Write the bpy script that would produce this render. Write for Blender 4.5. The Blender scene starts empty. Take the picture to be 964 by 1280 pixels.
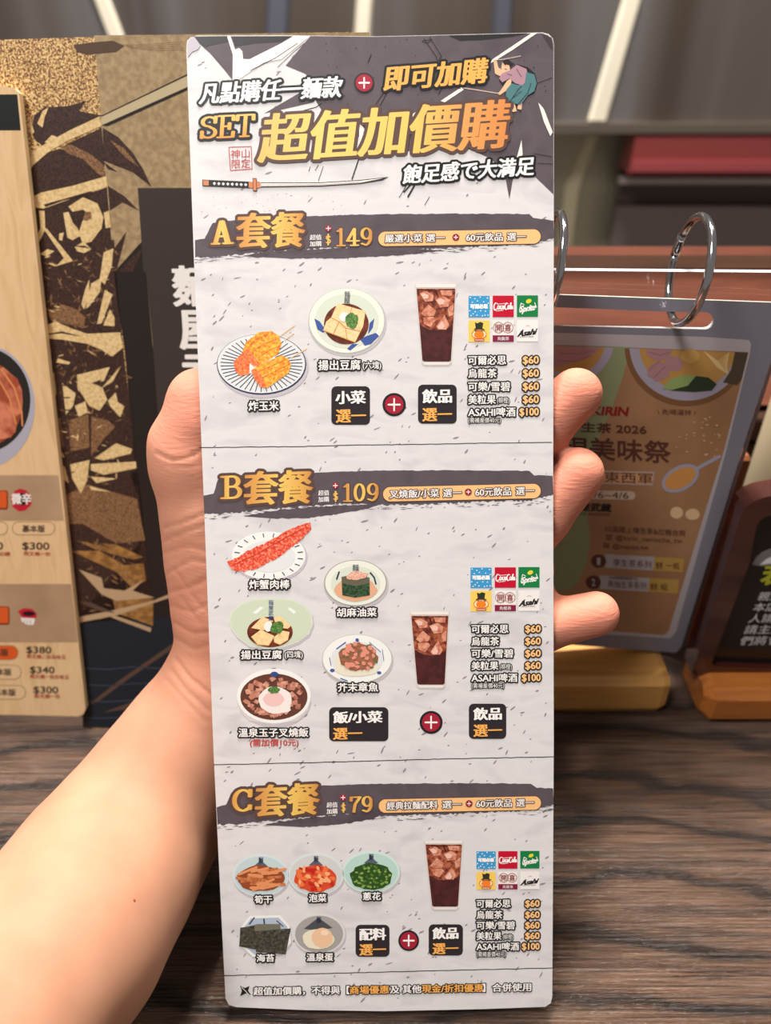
import bpy, math, random
import numpy as np
from mathutils import Vector, Matrix
from mathutils.geometry import delaunay_2d_cdt, convex_hull_2d

random.seed(7)
S = bpy.context.scene
COL = S.collection

# ------------------------------------------------------------------ camera
W, H = 964, 1280
F = 960.0                       # focal length in pixels of the 964x1280 frame
TH = math.radians(35.2)         # pitch below the horizon
CZ = 0.265                      # camera height above the table top
CAM = Vector((0, 0, CZ))
FWD = Vector((0, math.cos(TH), -math.sin(TH)))
UP = Vector((0, math.sin(TH), math.cos(TH)))
cd = bpy.data.cameras.new('camera')
cam = bpy.data.objects.new('camera', cd)
COL.objects.link(cam)
cam.location = CAM
cam.rotation_euler = (math.pi / 2 - TH, 0, 0)
cd.sensor_fit = 'VERTICAL'
cd.sensor_height = 36.0
cd.sensor_width = 36.0
cd.lens = 36.0 * F / H
cd.clip_start = 0.01
cd.dof.use_dof = True
cd.dof.focus_distance = 0.222
cd.dof.aperture_fstop = cd.lens / 2.6
S.camera = cam

# ------------------------------------------------------------------ world, lights, exposure
wd = bpy.data.worlds.new('world')
S.world = wd
wd.use_nodes = True
bg = wd.node_tree.nodes['Background']
bg.inputs[0].default_value = (1.0, 0.91, 0.84, 1)
bg.inputs[1].default_value = 0.22


def lamp(name, loc, target, power, size, col, spot=None, blend=0.4):
    d = bpy.data.lights.new(name, 'SPOT' if spot else 'AREA')
    d.energy = power
    d.color = col
    if spot:
        d.spot_size = math.radians(spot)
        d.spot_blend = blend
        d.shadow_soft_size = size
    else:
        d.shape = 'DISK'
        d.size = size
    o = bpy.data.objects.new(name, d)
    COL.objects.link(o)
    o.location = loc
    o.rotation_euler = (Vector(target) - Vector(loc)).to_track_quat('-Z', 'Y').to_euler()
    return o


lamp('ceiling_spot', (-0.10, 0.44, 1.5), (0.0, 0.2, 0.1), 31, 0.03, (1.0, 0.87, 0.72), spot=70)
lamp('fill_lamp', (-0.40, -0.10, 1.05), (0.0, 0.15, 0.15), 10.5, 0.30, (1.0, 0.97, 0.95))  # unseen fill added to brighten the card, strongest at its top
lamp('counter_spot', (0.75, 0.75, 1.5), (0.15, 0.15, 0.0), 28, 0.05, (1.0, 0.85, 0.68), spot=60)
lamp('kitchen_lamp', (0.0, 0.75, 1.5), (0.0, 1.2, 0.2), 60, 0.3, (1.0, 0.96, 0.9))

S.view_settings.view_transform = 'Standard'
S.view_settings.look = 'None'
S.view_settings.gamma = 1.0
S.view_settings.use_curve_mapping = False
S.view_settings.exposure = 0.0


# ------------------------------------------------------------------ pixel <-> world
def ray(px, py):
    return FWD + Vector((1, 0, 0)) * ((px - W / 2) / F) - UP * ((py - H / 2) / F)


def at_d(px, py, d):
    return CAM + ray(px, py) * d


def at_z(px, py, z):
    r = ray(px, py)
    return CAM + r * ((z - CZ) / r.z)


def at_y(px, py, y):
    r = ray(px, py)
    return CAM + r * (y / r.y)


class Plane:
    """A flat face standing in the room; P(px, py, h) is the point of the face seen there, h metres proud of it."""
    def __init__(s, p, n):
        s.p = Vector(p)
        s.n = Vector(n).normalized()
        if (CAM - s.p).dot(s.n) < 0:
            s.n = -s.n

    def P(s, px, py, h=0.0):
        r = ray(px, py)
        t = (s.p + s.n * h - CAM).dot(s.n) / r.dot(s.n)
        return CAM + r * t

    def depth(s, px, py):
        return (s.P(px, py) - CAM).dot(FWD)


def lean_plane(a, b, lean):
    """through the line a-b, leaning back by lean degrees"""
    e = (b - a).normalized()
    back = Vector((0, 0, 1)).cross(e)
    if back.y < 0:
        back = -back
    t = math.radians(lean)
    u = Vector((0, 0, 1)) * math.cos(t) + back * math.sin(t)
    return Plane(a, e.cross(u))


# ------------------------------------------------------------------ materials
def lin(c):
    r = []
    for v in c[:3]:
        v = v / 255.0
        r.append(v / 12.92 if v <= 0.04045 else ((v + 0.055) / 1.055) ** 2.4)
    return (*r, 1.0)


MATS = {}


def mat(name, col, rough=0.5, metal=0.0, spec=0.4, coat=0.0):
    if name in MATS:
        return MATS[name]
    m = bpy.data.materials.new(name)
    m.use_nodes = True
    b = m.node_tree.nodes['Principled BSDF']
    b.inputs['Base Color'].default_value = lin(col)
    b.inputs['Roughness'].default_value = rough
    b.inputs['Metallic'].default_value = metal
    b.inputs['Specular IOR Level'].default_value = spec
    b.inputs['Coat Weight'].default_value = coat
    MATS[name] = m
    return m


def nd(m, kind, **kw):
    n = m.node_tree.nodes.new(kind)
    for k, v in kw.items():
        if hasattr(n, k):
            setattr(n, k, v)
        else:
            n.inputs[k.replace('_', ' ')].default_value = v
    return n


def lk(m, a, b):
    m.node_tree.links.new(a, b)


def ramp(m, stops):
    r = m.node_tree.nodes.new('ShaderNodeValToRGB')
    el = r.color_ramp.elements
    while len(el) > 1:
        el.remove(el[-1])
    el[0].position = stops[0][0]
    el[0].color = lin(stops[0][1])
    for p, c in stops[1:]:
        e = el.new(p)
        e.color = lin(c)
    return r


def noise_mat(name, stops, scale, rough=0.5, stretch=(1, 1, 1), detail=4, distortion=0.0, spec=0.4, coat=0.0, bump=0.0, metal=0.0, rot=(0, 0, 0), bump_d=0.0005):
    """procedural colour: noise through a ramp, in object space"""
    if name in MATS:
        return MATS[name]
    m = mat(name, (128, 128, 128), rough, metal, spec, coat)
    b = m.node_tree.nodes['Principled BSDF']
    tc = nd(m, 'ShaderNodeTexCoord')
    mp = nd(m, 'ShaderNodeMapping')
    mp.inputs['Scale'].default_value = stretch
    mp.inputs['Rotation'].default_value = rot
    nz = nd(m, 'ShaderNodeTexNoise')
    nz.inputs['Scale'].default_value = scale
    nz.inputs['Detail'].default_value = detail
    nz.inputs['Distortion'].default_value = distortion
    lk(m, tc.outputs['Object'], mp.inputs[0])
    lk(m, mp.outputs[0], nz.inputs['Vector'])
    r = ramp(m, stops)
    lk(m, nz.outputs['Fac'], r.inputs[0])
    lk(m, r.outputs[0], b.inputs['Base Color'])
    if bump:
        bp = nd(m, 'ShaderNodeBump')
        bp.inputs['Strength'].default_value = bump
        bp.inputs['Distance'].default_value = bump_d
        lk(m, nz.outputs['Fac'], bp.inputs['Height'])
        lk(m, bp.outputs[0], b.inputs['Normal'])
    return m


def grad_mat(name, stops, axis='X', rough=0.4, spec=0.4):
    """ink printed as a colour blend across its own lettering"""
    if name in MATS:
        return MATS[name]
    m = mat(name, (128, 128, 128), rough, 0, spec)
    b = m.node_tree.nodes['Principled BSDF']
    tc = nd(m, 'ShaderNodeTexCoord')
    sp = nd(m, 'ShaderNodeSeparateXYZ')
    lk(m, tc.outputs['Generated'], sp.inputs[0])
    r = ramp(m, stops)
    lk(m, sp.outputs[axis], r.inputs[0])
    lk(m, r.outputs[0], b.inputs['Base Color'])
    return m


# ------------------------------------------------------------------ objects
def link_mesh(name, verts, faces, mats, midx=None, parent=None, org=Vector((0, 0, 0)), smooth=False):
    me = bpy.data.meshes.new(name)
    me.from_pydata([tuple(Vector(v) - org) for v in verts], [], faces)
    for m in mats:
        me.materials.append(m)
    if midx is not None:
        me.polygons.foreach_set('material_index', midx)
    if smooth:
        me.polygons.foreach_set('use_smooth', [True] * len(me.polygons))
    me.update()
    o = bpy.data.objects.new(name, me)
    COL.objects.link(o)
    if parent is not None:
        o.parent = parent
    return o


def tag(o, label=None, cat=None, group=None, kind=None):
    if label:
        o['label'] = label
    if cat:
        o['category'] = cat
    if group:
        o['group'] = group
    if kind:
        o['kind'] = kind
    return o


def empty(name, loc):
    o = bpy.data.objects.new(name, None)
    o.empty_display_size = 0.02
    COL.objects.link(o)
    o.location = loc
    return o


class MB:
    """collects solid shapes, links them as ONE mesh"""
    def __init__(s):
        s.v, s.f, s.m = [], [], []

    def add(s, v, f, mi=0):
        n = len(s.v)
        s.v += [Vector(p) for p in v]
        s.f += [tuple(i + n for i in q) for q in f]
        s.m += [mi] * len(f)
        return s

    def prism(s, poly, off, mi=0, side=None):
        """closed solid: 3-D outline and its copy moved by off"""
        n = len(poly)
        v = [Vector(p) for p in poly] + [Vector(p) + off for p in poly]
        nrm = Vector((0, 0, 0))
        for a, b in zip(poly, poly[1:] + poly[:1]):
            nrm += Vector(a).cross(Vector(b))
        flip = nrm.dot(off) > 0
        top, bot = list(range(n)), list(range(2 * n - 1, n - 1, -1))
        sides = [(i, i + n, (i + 1) % n + n, (i + 1) % n) for i in range(n)]
        if flip:
            top, bot = top[::-1], bot[::-1]
            sides = [q[::-1] for q in sides]
        s.add(v, [tuple(top), tuple(bot)], mi)
        s.add(v, sides, mi if side is None else side)
        return s

    def box(s, lo, hi, mi=0, bev=0.0):
        x0, y0, z0 = lo
        x1, y1, z1 = hi
        if not bev:
            s.prism([(x0, y0, z0), (x1, y0, z0), (x1, y1, z0), (x0, y1, z0)], Vector((0, 0, z1 - z0)), mi)
            return s
        b = bev
        prof = [(x0, y0, z0 + b), (x0, y0, z1 - b), (x0, y0 + b, z1), (x0, y1 - b, z1), (x0, y1, z1 - b), (x0, y1, z0 + b), (x0, y1 - b, z0), (x0, y0 + b, z0)]
        xs = [(x0, b), (x0 + b, 0), (x1 - b, 0), (x1, b)]
        rows = []
        cy, cz = (y0 + y1) / 2, (z0 + z1) / 2
        for X, ins in xs:
            ky = 1 - 2 * ins / (y1 - y0)
            kz = 1 - 2 * ins / (z1 - z0)
            rows.append([(X, cy + (p[1] - cy) * ky, cz + (p[2] - cz) * kz) for p in prof])
        v = [p for r in rows for p in r]
        n = 8
        f = []
        for i in range(3):
            for j in range(n):
                f.append((i * n + j, i * n + (j + 1) % n, (i + 1) * n + (j + 1) % n, (i + 1) * n + j))
        f.append(tuple(range(n))[::-1])
        f.append(tuple(range(3 * n, 4 * n)))
        s.add(v, f, mi)
        return s

    def tube(s, pts, rad, n=16, closed=False, mi=0):
        pts = [Vector(p) for p in pts]
        N = len(pts)
        rad = rad if isinstance(rad, (list, tuple)) else [rad] * N
        v, f = [], []
        up = None
        for i in range(N):
            a = pts[(i - 1) % N] if (closed or i > 0) else pts[i]
            b = pts[(i + 1) % N] if (closed or i < N - 1) else pts[i]
            t = (b - a).normalized()
            if up is None:
                up = t.orthogonal().normalized()
            up = (up - t * up.dot(t)).normalized()
            w = t.cross(up)
            for k in range(n):
                g = 2 * math.pi * k / n
                v.append(pts[i] + (up * math.cos(g) + w * math.sin(g)) * rad[i])
        for i in range(N if closed else N - 1):
            j = (i + 1) % N
            for k in range(n):
                f.append((i * n + k, i * n + (k + 1) % n, j * n + (k + 1) % n, j * n + k))
        if not closed:
            f.append(tuple(range(n))[::-1])
            f.append(tuple(range((N - 1) * n, N * n)))
        s.add(v, f, mi)
        return s

    def build(s, name, mats, parent=None, org=Vector((0, 0, 0)), smooth=False):
        mats = mats if isinstance(mats, (list, tuple)) else [mats]
        return link_mesh(name, s.v, s.f, mats, s.m, parent, org, smooth)


# ------------------------------------------------------------------ flat print
LAYER = 2.5e-5


def area2(p):
    return sum(a[0] * b[1] - b[0] * a[1] for a, b in zip(p, p[1:] + p[:1]))


def union(polys):
    """2-D union of polygons -> triangles that do not overlap"""
    V, Fc = [], []
    for p in polys:
        q = []
        for a in p:
            a = Vector((a[0], a[1]))
            if not q or (a - q[-1]).length > 1e-3:
                q.append(a)
        if len(q) > 2 and (q[0] - q[-1]).length < 1e-3:
            q.pop()
        if len(q) < 3:
            continue
        if area2(q) < 0:
            q = q[::-1]
        n = len(V)
        V += q
        Fc.append(list(range(n, n + len(q))))
    if not Fc:
        return [], []
    r = delaunay_2d_cdt(V, [], Fc, 1, 1e-4)
    W2 = [tuple(v) for v in r[0]]
    P2 = [[(q.x, q.y) for q in V[f[0]:f[-1] + 1]] for f in Fc]
    out = []
    for t, o in zip(r[2], r[5]):
        if not o:
            continue
        cx = sum(W2[i][0] for i in t) / len(t)
        cy = sum(W2[i][1] for i in t) / len(t)
        for k in o:
            c_ = False
            ax, ay = P2[k][-1]
            for bx, by in P2[k]:
                if (ay > cy) != (by > cy) and cx < (bx - ax) * (cy - ay) / (by - ay) + ax:
                    c_ = not c_
                ax, ay = bx, by
            if c_:
                out.append(tuple(t))
                break
    return W2, out


def pen(edges, wx, wy, n=8):
    """strokes drawn with an elliptic nib along 2-D edges"""
    out = []
    ring = [(wx * math.cos(2 * math.pi * (k + .5) / n), wy * math.sin(2 * math.pi * (k + .5) / n)) for k in range(n)]
    for a, b in edges:
        pts = [Vector((p[0] + r[0], p[1] + r[1])) for p in (a, b) for r in ring]
        if (Vector(a) - Vector(b)).length < 1e-6:
            pts = pts[:n]
        h = convex_hull_2d(pts)
        out.append([tuple(pts[i]) for i in h])
    return out


def line(pts, w, closed=False, n=6):
    pts = [tuple(p) for p in pts]
    e = list(zip(pts, pts[1:] + (pts[:1] if closed else [])))
    return pen([q for q in e if q[0] != q[1]], w / 2, w / 2, n)


def flat(name, plane, parts, parent, org):
    """parts: list of (polygons in photo pixels, material, layer) -> one mesh"""
    v, f, mi, mats = [], [], [], []
    for polys, m, lay in parts:
        a, b = union(polys)
        if not a:
            continue
        n = len(v)
        w = [plane.P(x, y, lay * LAYER) for x, y in a]
        v += w
        if m not in mats:
            mats.append(m)
        k = mats.index(m)
        for q in b:
            nr = (w[q[1]] - w[q[0]]).cross(w[q[2]] - w[q[0]])
            q = q if nr.dot(plane.n) > 0 else q[::-1]
            f.append(tuple(i + n for i in q))
            mi.append(k)
    return link_mesh(name, v, f, mats, mi, parent, org)


def ell(cx, cy, rx, ry=None, n=40, rot=0, a0=0, a1=360):
    ry = rx if ry is None else ry
    c, s_ = math.cos(math.radians(rot)), math.sin(math.radians(rot))
    out = []
    full = abs(a1 - a0) >= 360
    for k in range(n if full else n + 1):
        g = math.radians(a0 + (a1 - a0) * k / n)
        x, y = rx * math.cos(g), ry * math.sin(g)
        out.append((cx + x * c - y * s_, cy + x * s_ + y * c))
    return out


def blob(cx, cy, rx, ry, n=14, jit=.2, rot=0, rnd=random):
    return [(cx + (x - cx) * k, cy + (y - cy) * k) for (x, y) in ell(cx, cy, rx, ry, n, rot) for k in [1 + rnd.uniform(-jit, jit)]]


def rrect(x0, y0, x1, y1, r, n=5):
    out = []
    for cx, cy, a in ((x1 - r, y1 - r, 0), (x0 + r, y1 - r, 90), (x0 + r, y0 + r, 180), (x1 - r, y0 + r, 270)):
        for k in range(n + 1):
            g = math.radians(a + 90 * k / n)
            out.append((cx + r * math.cos(g), cy + r * math.sin(g)))
    return out


def pill(x0, y0, x1, y1, r):
    """capsule from centre (x0, y0) to centre (x1, y1)"""
    return pen([((x0, y0), (x1, y1))], r, r, 28)


def rag(pts, amp, step=3.0, rnd=random):
    """a ragged brush edge along a polyline"""
    out = []
    for a, b in zip(pts, pts[1:]):
        L = math.hypot(b[0] - a[0], b[1] - a[1])
        n = max(1, int(L / step))
        for k in range(n):
            t = k / n
            out.append((a[0] + (b[0] - a[0]) * t + rnd.uniform(-amp, amp) * .6, a[1] + (b[1] - a[1]) * t + rnd.uniform(-amp, amp)))
    out.append(pts[-1])
    return out


# ------------------------------------------------------------------ lettering
GL = {}


def glyphs(body, res=3):
    if (body, res) in GL:
        return GL[(body, res)]
    c = bpy.data.curves.new('t', 'FONT')
    c.body = body
    c.size = 1
    c.resolution_u = res
    o = bpy.data.objects.new('t', c)
    COL.objects.link(o)
    bpy.context.view_layer.update()
    me = o.to_mesh()
    vs = [(v.co.x, v.co.y) for v in me.vertices]
    fs = [tuple(p.vertices) for p in me.polygons]
    o.to_mesh_clear()
    bpy.data.objects.remove(o)
    bpy.data.curves.remove(c)
    GL[(body, res)] = (vs, fs)
    return vs, fs


# serif capitals and figures as pen strokes: (polylines, advance), height 1, drawn with a broad nib
def arc(cx, cy, rx, ry, a0, a1, n=14):
    return [(cx + rx * math.cos(math.radians(a0 + (a1 - a0) * k / n)), cy + ry * math.sin(math.radians(a0 + (a1 - a0) * k / n))) for k in range(n + 1)]


SERIF = {
    'S': ([arc(.3, .74, .23, .2, 30, 270, 12) + arc(.3, .27, .25, .22, 90, -150, 12)[1:], [(.52, .68), (.53, .95)], [(.07, .05), (.07, .33)]], .62),
    'E': ([[(.16, .04), (.16, .96)], [(.04, .04), (.56, .04), (.57, .26)], [(.04, .96), (.54, .96), (.55, .76)], [(.16, .51), (.42, .51)], [(.42, .38), (.42, .64)]], .66),
    'T': ([[(.32, .04), (.32, .96)], [(.19, .04), (.45, .04)], [(.03, .74), (.04, .96), (.6, .96), (.61, .74)]], .68),
    'A': ([[(.1, .04), (.34, .96)], [(.34, .96), (.58, .04)], [(.39, .96), (.63, .04)], [(.18, .34), (.5, .34)], [(0, .04), (.22, .04)], [(.46, .04), (.76, .04)]], .8),
    'B': ([[(.17, .04), (.17, .96)], [(.04, .04), (.36, .04)] + arc(.36, .28, .2, .24, -90, 90, 10) + [(.17, .52)], [(.04, .96), (.34, .96)] + arc(.34, .74, .17, .22, 90, -90, 10)], .66),
    'C': ([arc(.38, .5, .29, .46, 48, 312, 20), [(.61, .66), (.62, .95)], [(.6, .1), (.61, .26)]], .72),
    '1': ([[(.23, .04), (.23, .96)], [(.08, .04), (.38, .04)], [(.23, .93), (.09, .82)]], .46),
    '4': ([[(.36, .04), (.36, .94)], [(.36, .94), (.05, .28)], [(.05, .28), (.54, .28)], [(.22, .04), (.5, .04)]], .6),
    '9': ([arc(.28, .66, .19, .29, 0, 360, 18), arc(.22, .5, .25, .46, 20, -80, 12), [(.26, .04), (.1, .12)]], .58),
    '0': ([arc(.28, .5, .19, .45, 0, 360, 22)], .58),
    '7': ([[(.07, .72), (.07, .94), (.5, .94)], [(.5, .94), (.26, .5), (.2, .04)]], .56),
    '$': ([arc(.26, .68, .18, .16, 20, 270, 10) + arc(.26, .34, .2, .18, 90, -150, 10)[1:], [(.26, 1.02), (.26, -.02)]], .54),
    '6': ([arc(.28, .34, .19, .29, 0, 360, 18), arc(.34, .5, .25, .46, 200, 100, 12)], .58),
}


def cjk(body):
    return any(ord(c) > 0x2e00 for c in body)


def text_polys(body, box, slant=0.0, serif=False, wx=0.0, wy=0.0, ow=0.0, res=3, n=8):
    """box = (x0, ytop_left, x1, ytop_right, height) in photo pixels. Returns (fill polygons, outline polygons)."""
    x0, yl, x1, yr, h = box
    if serif:
        edges, x = [], 0
        for ch in body:
            if ch == ' ':
                x += .3
                continue
            st, adv = SERIF[ch]
            for pl in st:
                edges += [((a[0] + x, a[1]), (b[0] + x, b[1])) for a, b in zip(pl, pl[1:])]
            x += adv
        lo, hi, b0, b1 = min(e[i][0] for e in edges for i in (0, 1)), max(e[i][0] for e in edges for i in (0, 1)), 0, 1
        x0, x1 = x0 + wx, x1 - wx
    else:
        vs, fs = glyphs(body, res)
        lo, hi = min(v[0] for v in vs), max(v[0] for v in vs)
        b0, b1 = (-.08, .84) if cjk(body) else (0, .70)

    def mp(p):
        s_ = (p[0] - lo) / (hi - lo)
        t = (p[1] - b0) / (b1 - b0)
        return (x0 + s_ * (x1 - x0) + slant * (t - .5), yl + (yr - yl) * s_ + (1 - t) * h)
    if serif:
        E = [(mp(a), mp(b)) for a, b in edges]
        fill = pen(E, wx, wy, n + 4)
        outl = pen(E, wx + ow, wy + ow, n + 4) if ow else []
        return fill, outl
    V = [mp(v) for v in vs]
    cnt = {}
    for q in fs:
        for a, b in zip(q, q[1:] + q[:1]):
            k = (min(a, b), max(a, b))
            cnt[k] = cnt.get(k, 0) + 1
    be = [(V[a], V[b]) for (a, b), c in cnt.items() if c == 1]
    base = [[V[i] for i in q] for q in fs]
    fill = base + (pen(be, wx, wy, n) if wx or wy else [])
    outl = base + pen(be, wx + ow, wy + ow, n) if ow else []
    return fill, outl


def text(name, plane, body, box, fill, lay, parent, org, outline=None, ow=0.0, **kw):
    f, o = text_polys(body, box, ow=ow, **kw)
    parts = []
    if outline:
        parts.append((o, outline, lay))
    parts.append((f, fill, lay + 1))
    return flat(name, plane, parts, parent, org)


# ================================================================== THE SETTING
def ink(name, c, rough=.4):
    return mat(name, c, max(rough, .42), 0, .28)


O0 = Vector((0, 0, 0))

# kitchen wall of brushed steel behind the counter
def steel_mat(name, stops, scale, stretch, rough):
    m = noise_mat(name, stops, scale, rough, stretch, 3, 0.0, .5, 0, .0, .7)
    m.node_tree.nodes['Principled BSDF'].inputs['Anisotropic'].default_value = 0.6
    return m


steel_a = steel_mat('brushed_steel_hood', [(.3, (100, 88, 78)), (.5, (128, 118, 110)), (.62, (146, 142, 142)), (.75, (98, 84, 74))], 7, (1, .2, .03), .36)
steel_b = steel_mat('brushed_steel_lower', [(.3, (158, 150, 126)), (.6, (186, 178, 152))], 5, (1, .3, .1), .38)
streak_pale = mat('streak_satin', (250, 240, 216), .35, .3)  # pale colour painted for the lamp reflections on the steel
WY = 1.2


def wall_poly(name, px, y, m, th=.01):
    a = [at_y(x, yy, y) for x, yy in px]
    return MB().prism(a, Vector((0, th, 0))).build(name, m)


o = wall_poly('wall_back', [(-500, -500), (1500, -500), (1500, 700), (-500, 700)], WY + .1, steel_b)
tag(o, kind='structure')
# hood: upper steel panel ending in a folded lip
p = [at_y(x, yy, WY) for x, yy in [(-500, -500), (1500, -500), (1500, 156), (-500, 158)]]
tag(MB().prism(p, Vector((0, .02, 0))).build('trim_1', steel_a), kind='structure')
lip = MB()
lip.prism([at_y(-500, 156, WY - .012), at_y(1500, 154, WY - .012), at_y(1500, 166, WY - .012), at_y(-500, 168, WY - .012)], Vector((0, .03, 0)))
tag(lip.build('trim_2', mat('hood_lip_steel', (150, 138, 126), .4, .9)), kind='structure')


def streak_strip(name, pts, y, wpx, m):
    """flat strip, softly rounded, added in place of a reflection streak on the steel"""
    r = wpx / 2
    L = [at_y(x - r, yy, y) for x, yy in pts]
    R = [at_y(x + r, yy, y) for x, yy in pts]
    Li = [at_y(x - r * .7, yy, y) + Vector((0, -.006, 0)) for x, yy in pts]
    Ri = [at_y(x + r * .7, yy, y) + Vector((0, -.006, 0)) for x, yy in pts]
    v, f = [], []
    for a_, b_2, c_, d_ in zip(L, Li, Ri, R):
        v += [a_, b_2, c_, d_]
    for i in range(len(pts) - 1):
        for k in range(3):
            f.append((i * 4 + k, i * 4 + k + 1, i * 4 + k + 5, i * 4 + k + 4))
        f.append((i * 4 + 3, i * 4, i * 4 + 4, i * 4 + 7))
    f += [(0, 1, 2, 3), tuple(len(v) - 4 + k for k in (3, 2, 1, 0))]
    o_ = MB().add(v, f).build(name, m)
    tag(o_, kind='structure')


streak_strip('streak_3', [(796, -60), (790, 0), (747, 150)], WY, 24, streak_pale)  # these strips draw lamp reflections in the steel as solid shapes
streak_strip('streak_4', [(741, 168), (716, 235), (704, 330)], WY + .1, 20, mat('streak_satin_dull', (220, 204, 170), .4, .3))
streak_strip('streak_5', [(112, -40), (128, 0), (147, 50), (160, 110)], WY, 20, streak_pale)
streak_strip('streak_6', [(452, -60), (456, 0), (452, 60), (440, 160)], WY, 21, streak_pale)
streak_strip('streak_7', [(352, -60), (345, 60), (335, 160)], WY, 30, mat('streak_satin_blue', (120, 122, 136), .4, .8))
streak_strip('streak_8', [(632, -60), (626, 60), (616, 160)], WY, 26, mat('streak_satin_blue', (120, 122, 136), .4, .8))
# cabinet fronts below the hood
dk = mat('dark_steel_front', (58, 48, 46), .45, .7)
tag(wall_poly('trim_9', [(782, 170), (1500, 165), (1500, 320), (760, 320)], WY + .06, mat('brown_steel_front', (92, 76, 72), .5, .4)), kind='structure')  # dull brown steel front
tag(wall_poly('trim_10', [(776, 221), (1500, 221), (1500, 230), (774, 230)], WY + .03, mat('shelf_edge_steel', (190, 172, 166), .4, .4)), kind='structure')
tag(wall_poly('trim_11', [(772, 258), (1500, 262), (1500, 330), (758, 330)], WY + .04, mat('drawer_steel', (120, 106, 102), .4, .5)), kind='structure')
# red tray shape added for a red reflection in the kitchen steel
T = empty('reflection_tray', at_y(880, 220, WY + .03))
tag(T, 'long red tray added in place of a red reflection in the kitchen steel', 'tray')
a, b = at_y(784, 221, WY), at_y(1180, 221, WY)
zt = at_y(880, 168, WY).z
red = mat('reflection_red', (122, 52, 50), .4)
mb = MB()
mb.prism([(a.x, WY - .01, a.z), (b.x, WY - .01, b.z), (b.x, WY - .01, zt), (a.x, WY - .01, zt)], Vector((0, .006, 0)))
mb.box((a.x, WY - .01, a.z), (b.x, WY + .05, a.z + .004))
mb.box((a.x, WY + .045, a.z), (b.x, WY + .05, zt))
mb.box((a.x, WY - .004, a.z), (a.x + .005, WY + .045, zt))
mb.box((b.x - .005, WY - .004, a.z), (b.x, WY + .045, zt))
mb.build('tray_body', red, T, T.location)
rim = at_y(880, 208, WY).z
MB().box((a.x, WY - .016, rim - .004), (b.x, WY - .01, rim + .010)).build('rim', mat('reflection_red_rim', (140, 62, 64), .35), T, T.location)

# ------------------------------------------------------------------ table
tm = mat('dark_oak_table', (80, 62, 50), .28, 0, .5)
b_ = tm.node_tree.nodes['Principled BSDF']
tc = nd(tm, 'ShaderNodeTexCoord')
mp = nd(tm, 'ShaderNodeMapping')
mp.inputs['Scale'].default_value = (1.6, 22.0, 1.0)
mp.inputs['Rotation'].default_value = (0, 0, math.radians(3))
lk(tm, tc.outputs['Object'], mp.inputs[0])
n1 = nd(tm, 'ShaderNodeTexNoise', Scale=9.0, Detail=6.0, Roughness=0.6, Distortion=0.6)
lk(tm, mp.outputs[0], n1.inputs['Vector'])
mp2 = nd(tm, 'ShaderNodeMapping')
mp2.inputs['Scale'].default_value = (6.0, 260.0, 6.0)
lk(tm, tc.outputs['Object'], mp2.inputs[0])
n2 = nd(tm, 'ShaderNodeTexNoise', Scale=4.0, Detail=5.0, Roughness=0.65, Distortion=0.4)
lk(tm, mp2.outputs[0], n2.inputs['Vector'])
wv = nd(tm, 'ShaderNodeTexWave', wave_type='BANDS', bands_direction='Y')
wv.inputs['Scale'].default_value = 10.0
wv.inputs['Distortion'].default_value = 9.0
wv.inputs['Detail'].default_value = 3.0
wv.inputs['Detail Scale'].default_value = 1.2
mp3 = nd(tm, 'ShaderNodeMapping')
mp3.inputs['Scale'].default_value = (0.7, 1.5, 1.0)
lk(tm, tc.outputs['Object'], mp3.inputs[0])
lk(tm, mp3.outputs[0], wv.inputs['Vector'])
r1 = ramp(tm, [(.25, (62, 49, 42)), (.42, (90, 68, 56)), (.55, (112, 85, 68)), (.66, (92, 75, 64)), (.78, (74, 64, 58))])
lk(tm, n1.outputs['Fac'], r1.inputs[0])
r2 = ramp(tm, [(.34, (78, 74, 70)), (.42, (190, 184, 178)), (.55, (230, 226, 222)), (.66, (255, 255, 255))])
lk(tm, n2.outputs['Fac'], r2.inputs[0])
r3 = ramp(tm, [(.02, (120, 116, 112)), (.16, (225, 222, 218)), (1.0, (255, 255, 255))])
lk(tm, wv.outputs['Fac'], r3.inputs[0])
mx = nd(tm, 'ShaderNodeMix', data_type='RGBA', blend_type='MULTIPLY')
mx.inputs['Factor'].default_value = 1.0
lk(tm, r1.outputs[0], mx.inputs['A'])
lk(tm, r2.outputs[0], mx.inputs['B'])
mx2 = nd(tm, 'ShaderNodeMix', data_type='RGBA', blend_type='MULTIPLY')
mx2.inputs['Factor'].default_value = 1.0
lk(tm, mx.outputs['Result'], mx2.inputs['A'])
lk(tm, r3.outputs[0], mx2.inputs['B'])
lk(tm, mx2.outputs['Result'], b_.inputs['Base Color'])
ad = nd(tm, 'ShaderNodeMath', operation='ADD')
lk(tm, n2.outputs['Fac'], ad.inputs[0])
lk(tm, wv.outputs['Fac'], ad.inputs[1])
bp = nd(tm, 'ShaderNodeBump')
bp.inputs['Strength'].default_value = .8
bp.inputs['Distance'].default_value = .0012
lk(tm, ad.outputs[0], bp.inputs['Height'])
lk(tm, bp.outputs[0], b_.inputs['Normal'])
TB = MB().box((-.75, -.45, -.035), (.85, .50, 0), 0, .004).build('table', tm)
tag(TB, 'dark brown wood grained table under the menus and stands', 'table')

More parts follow.
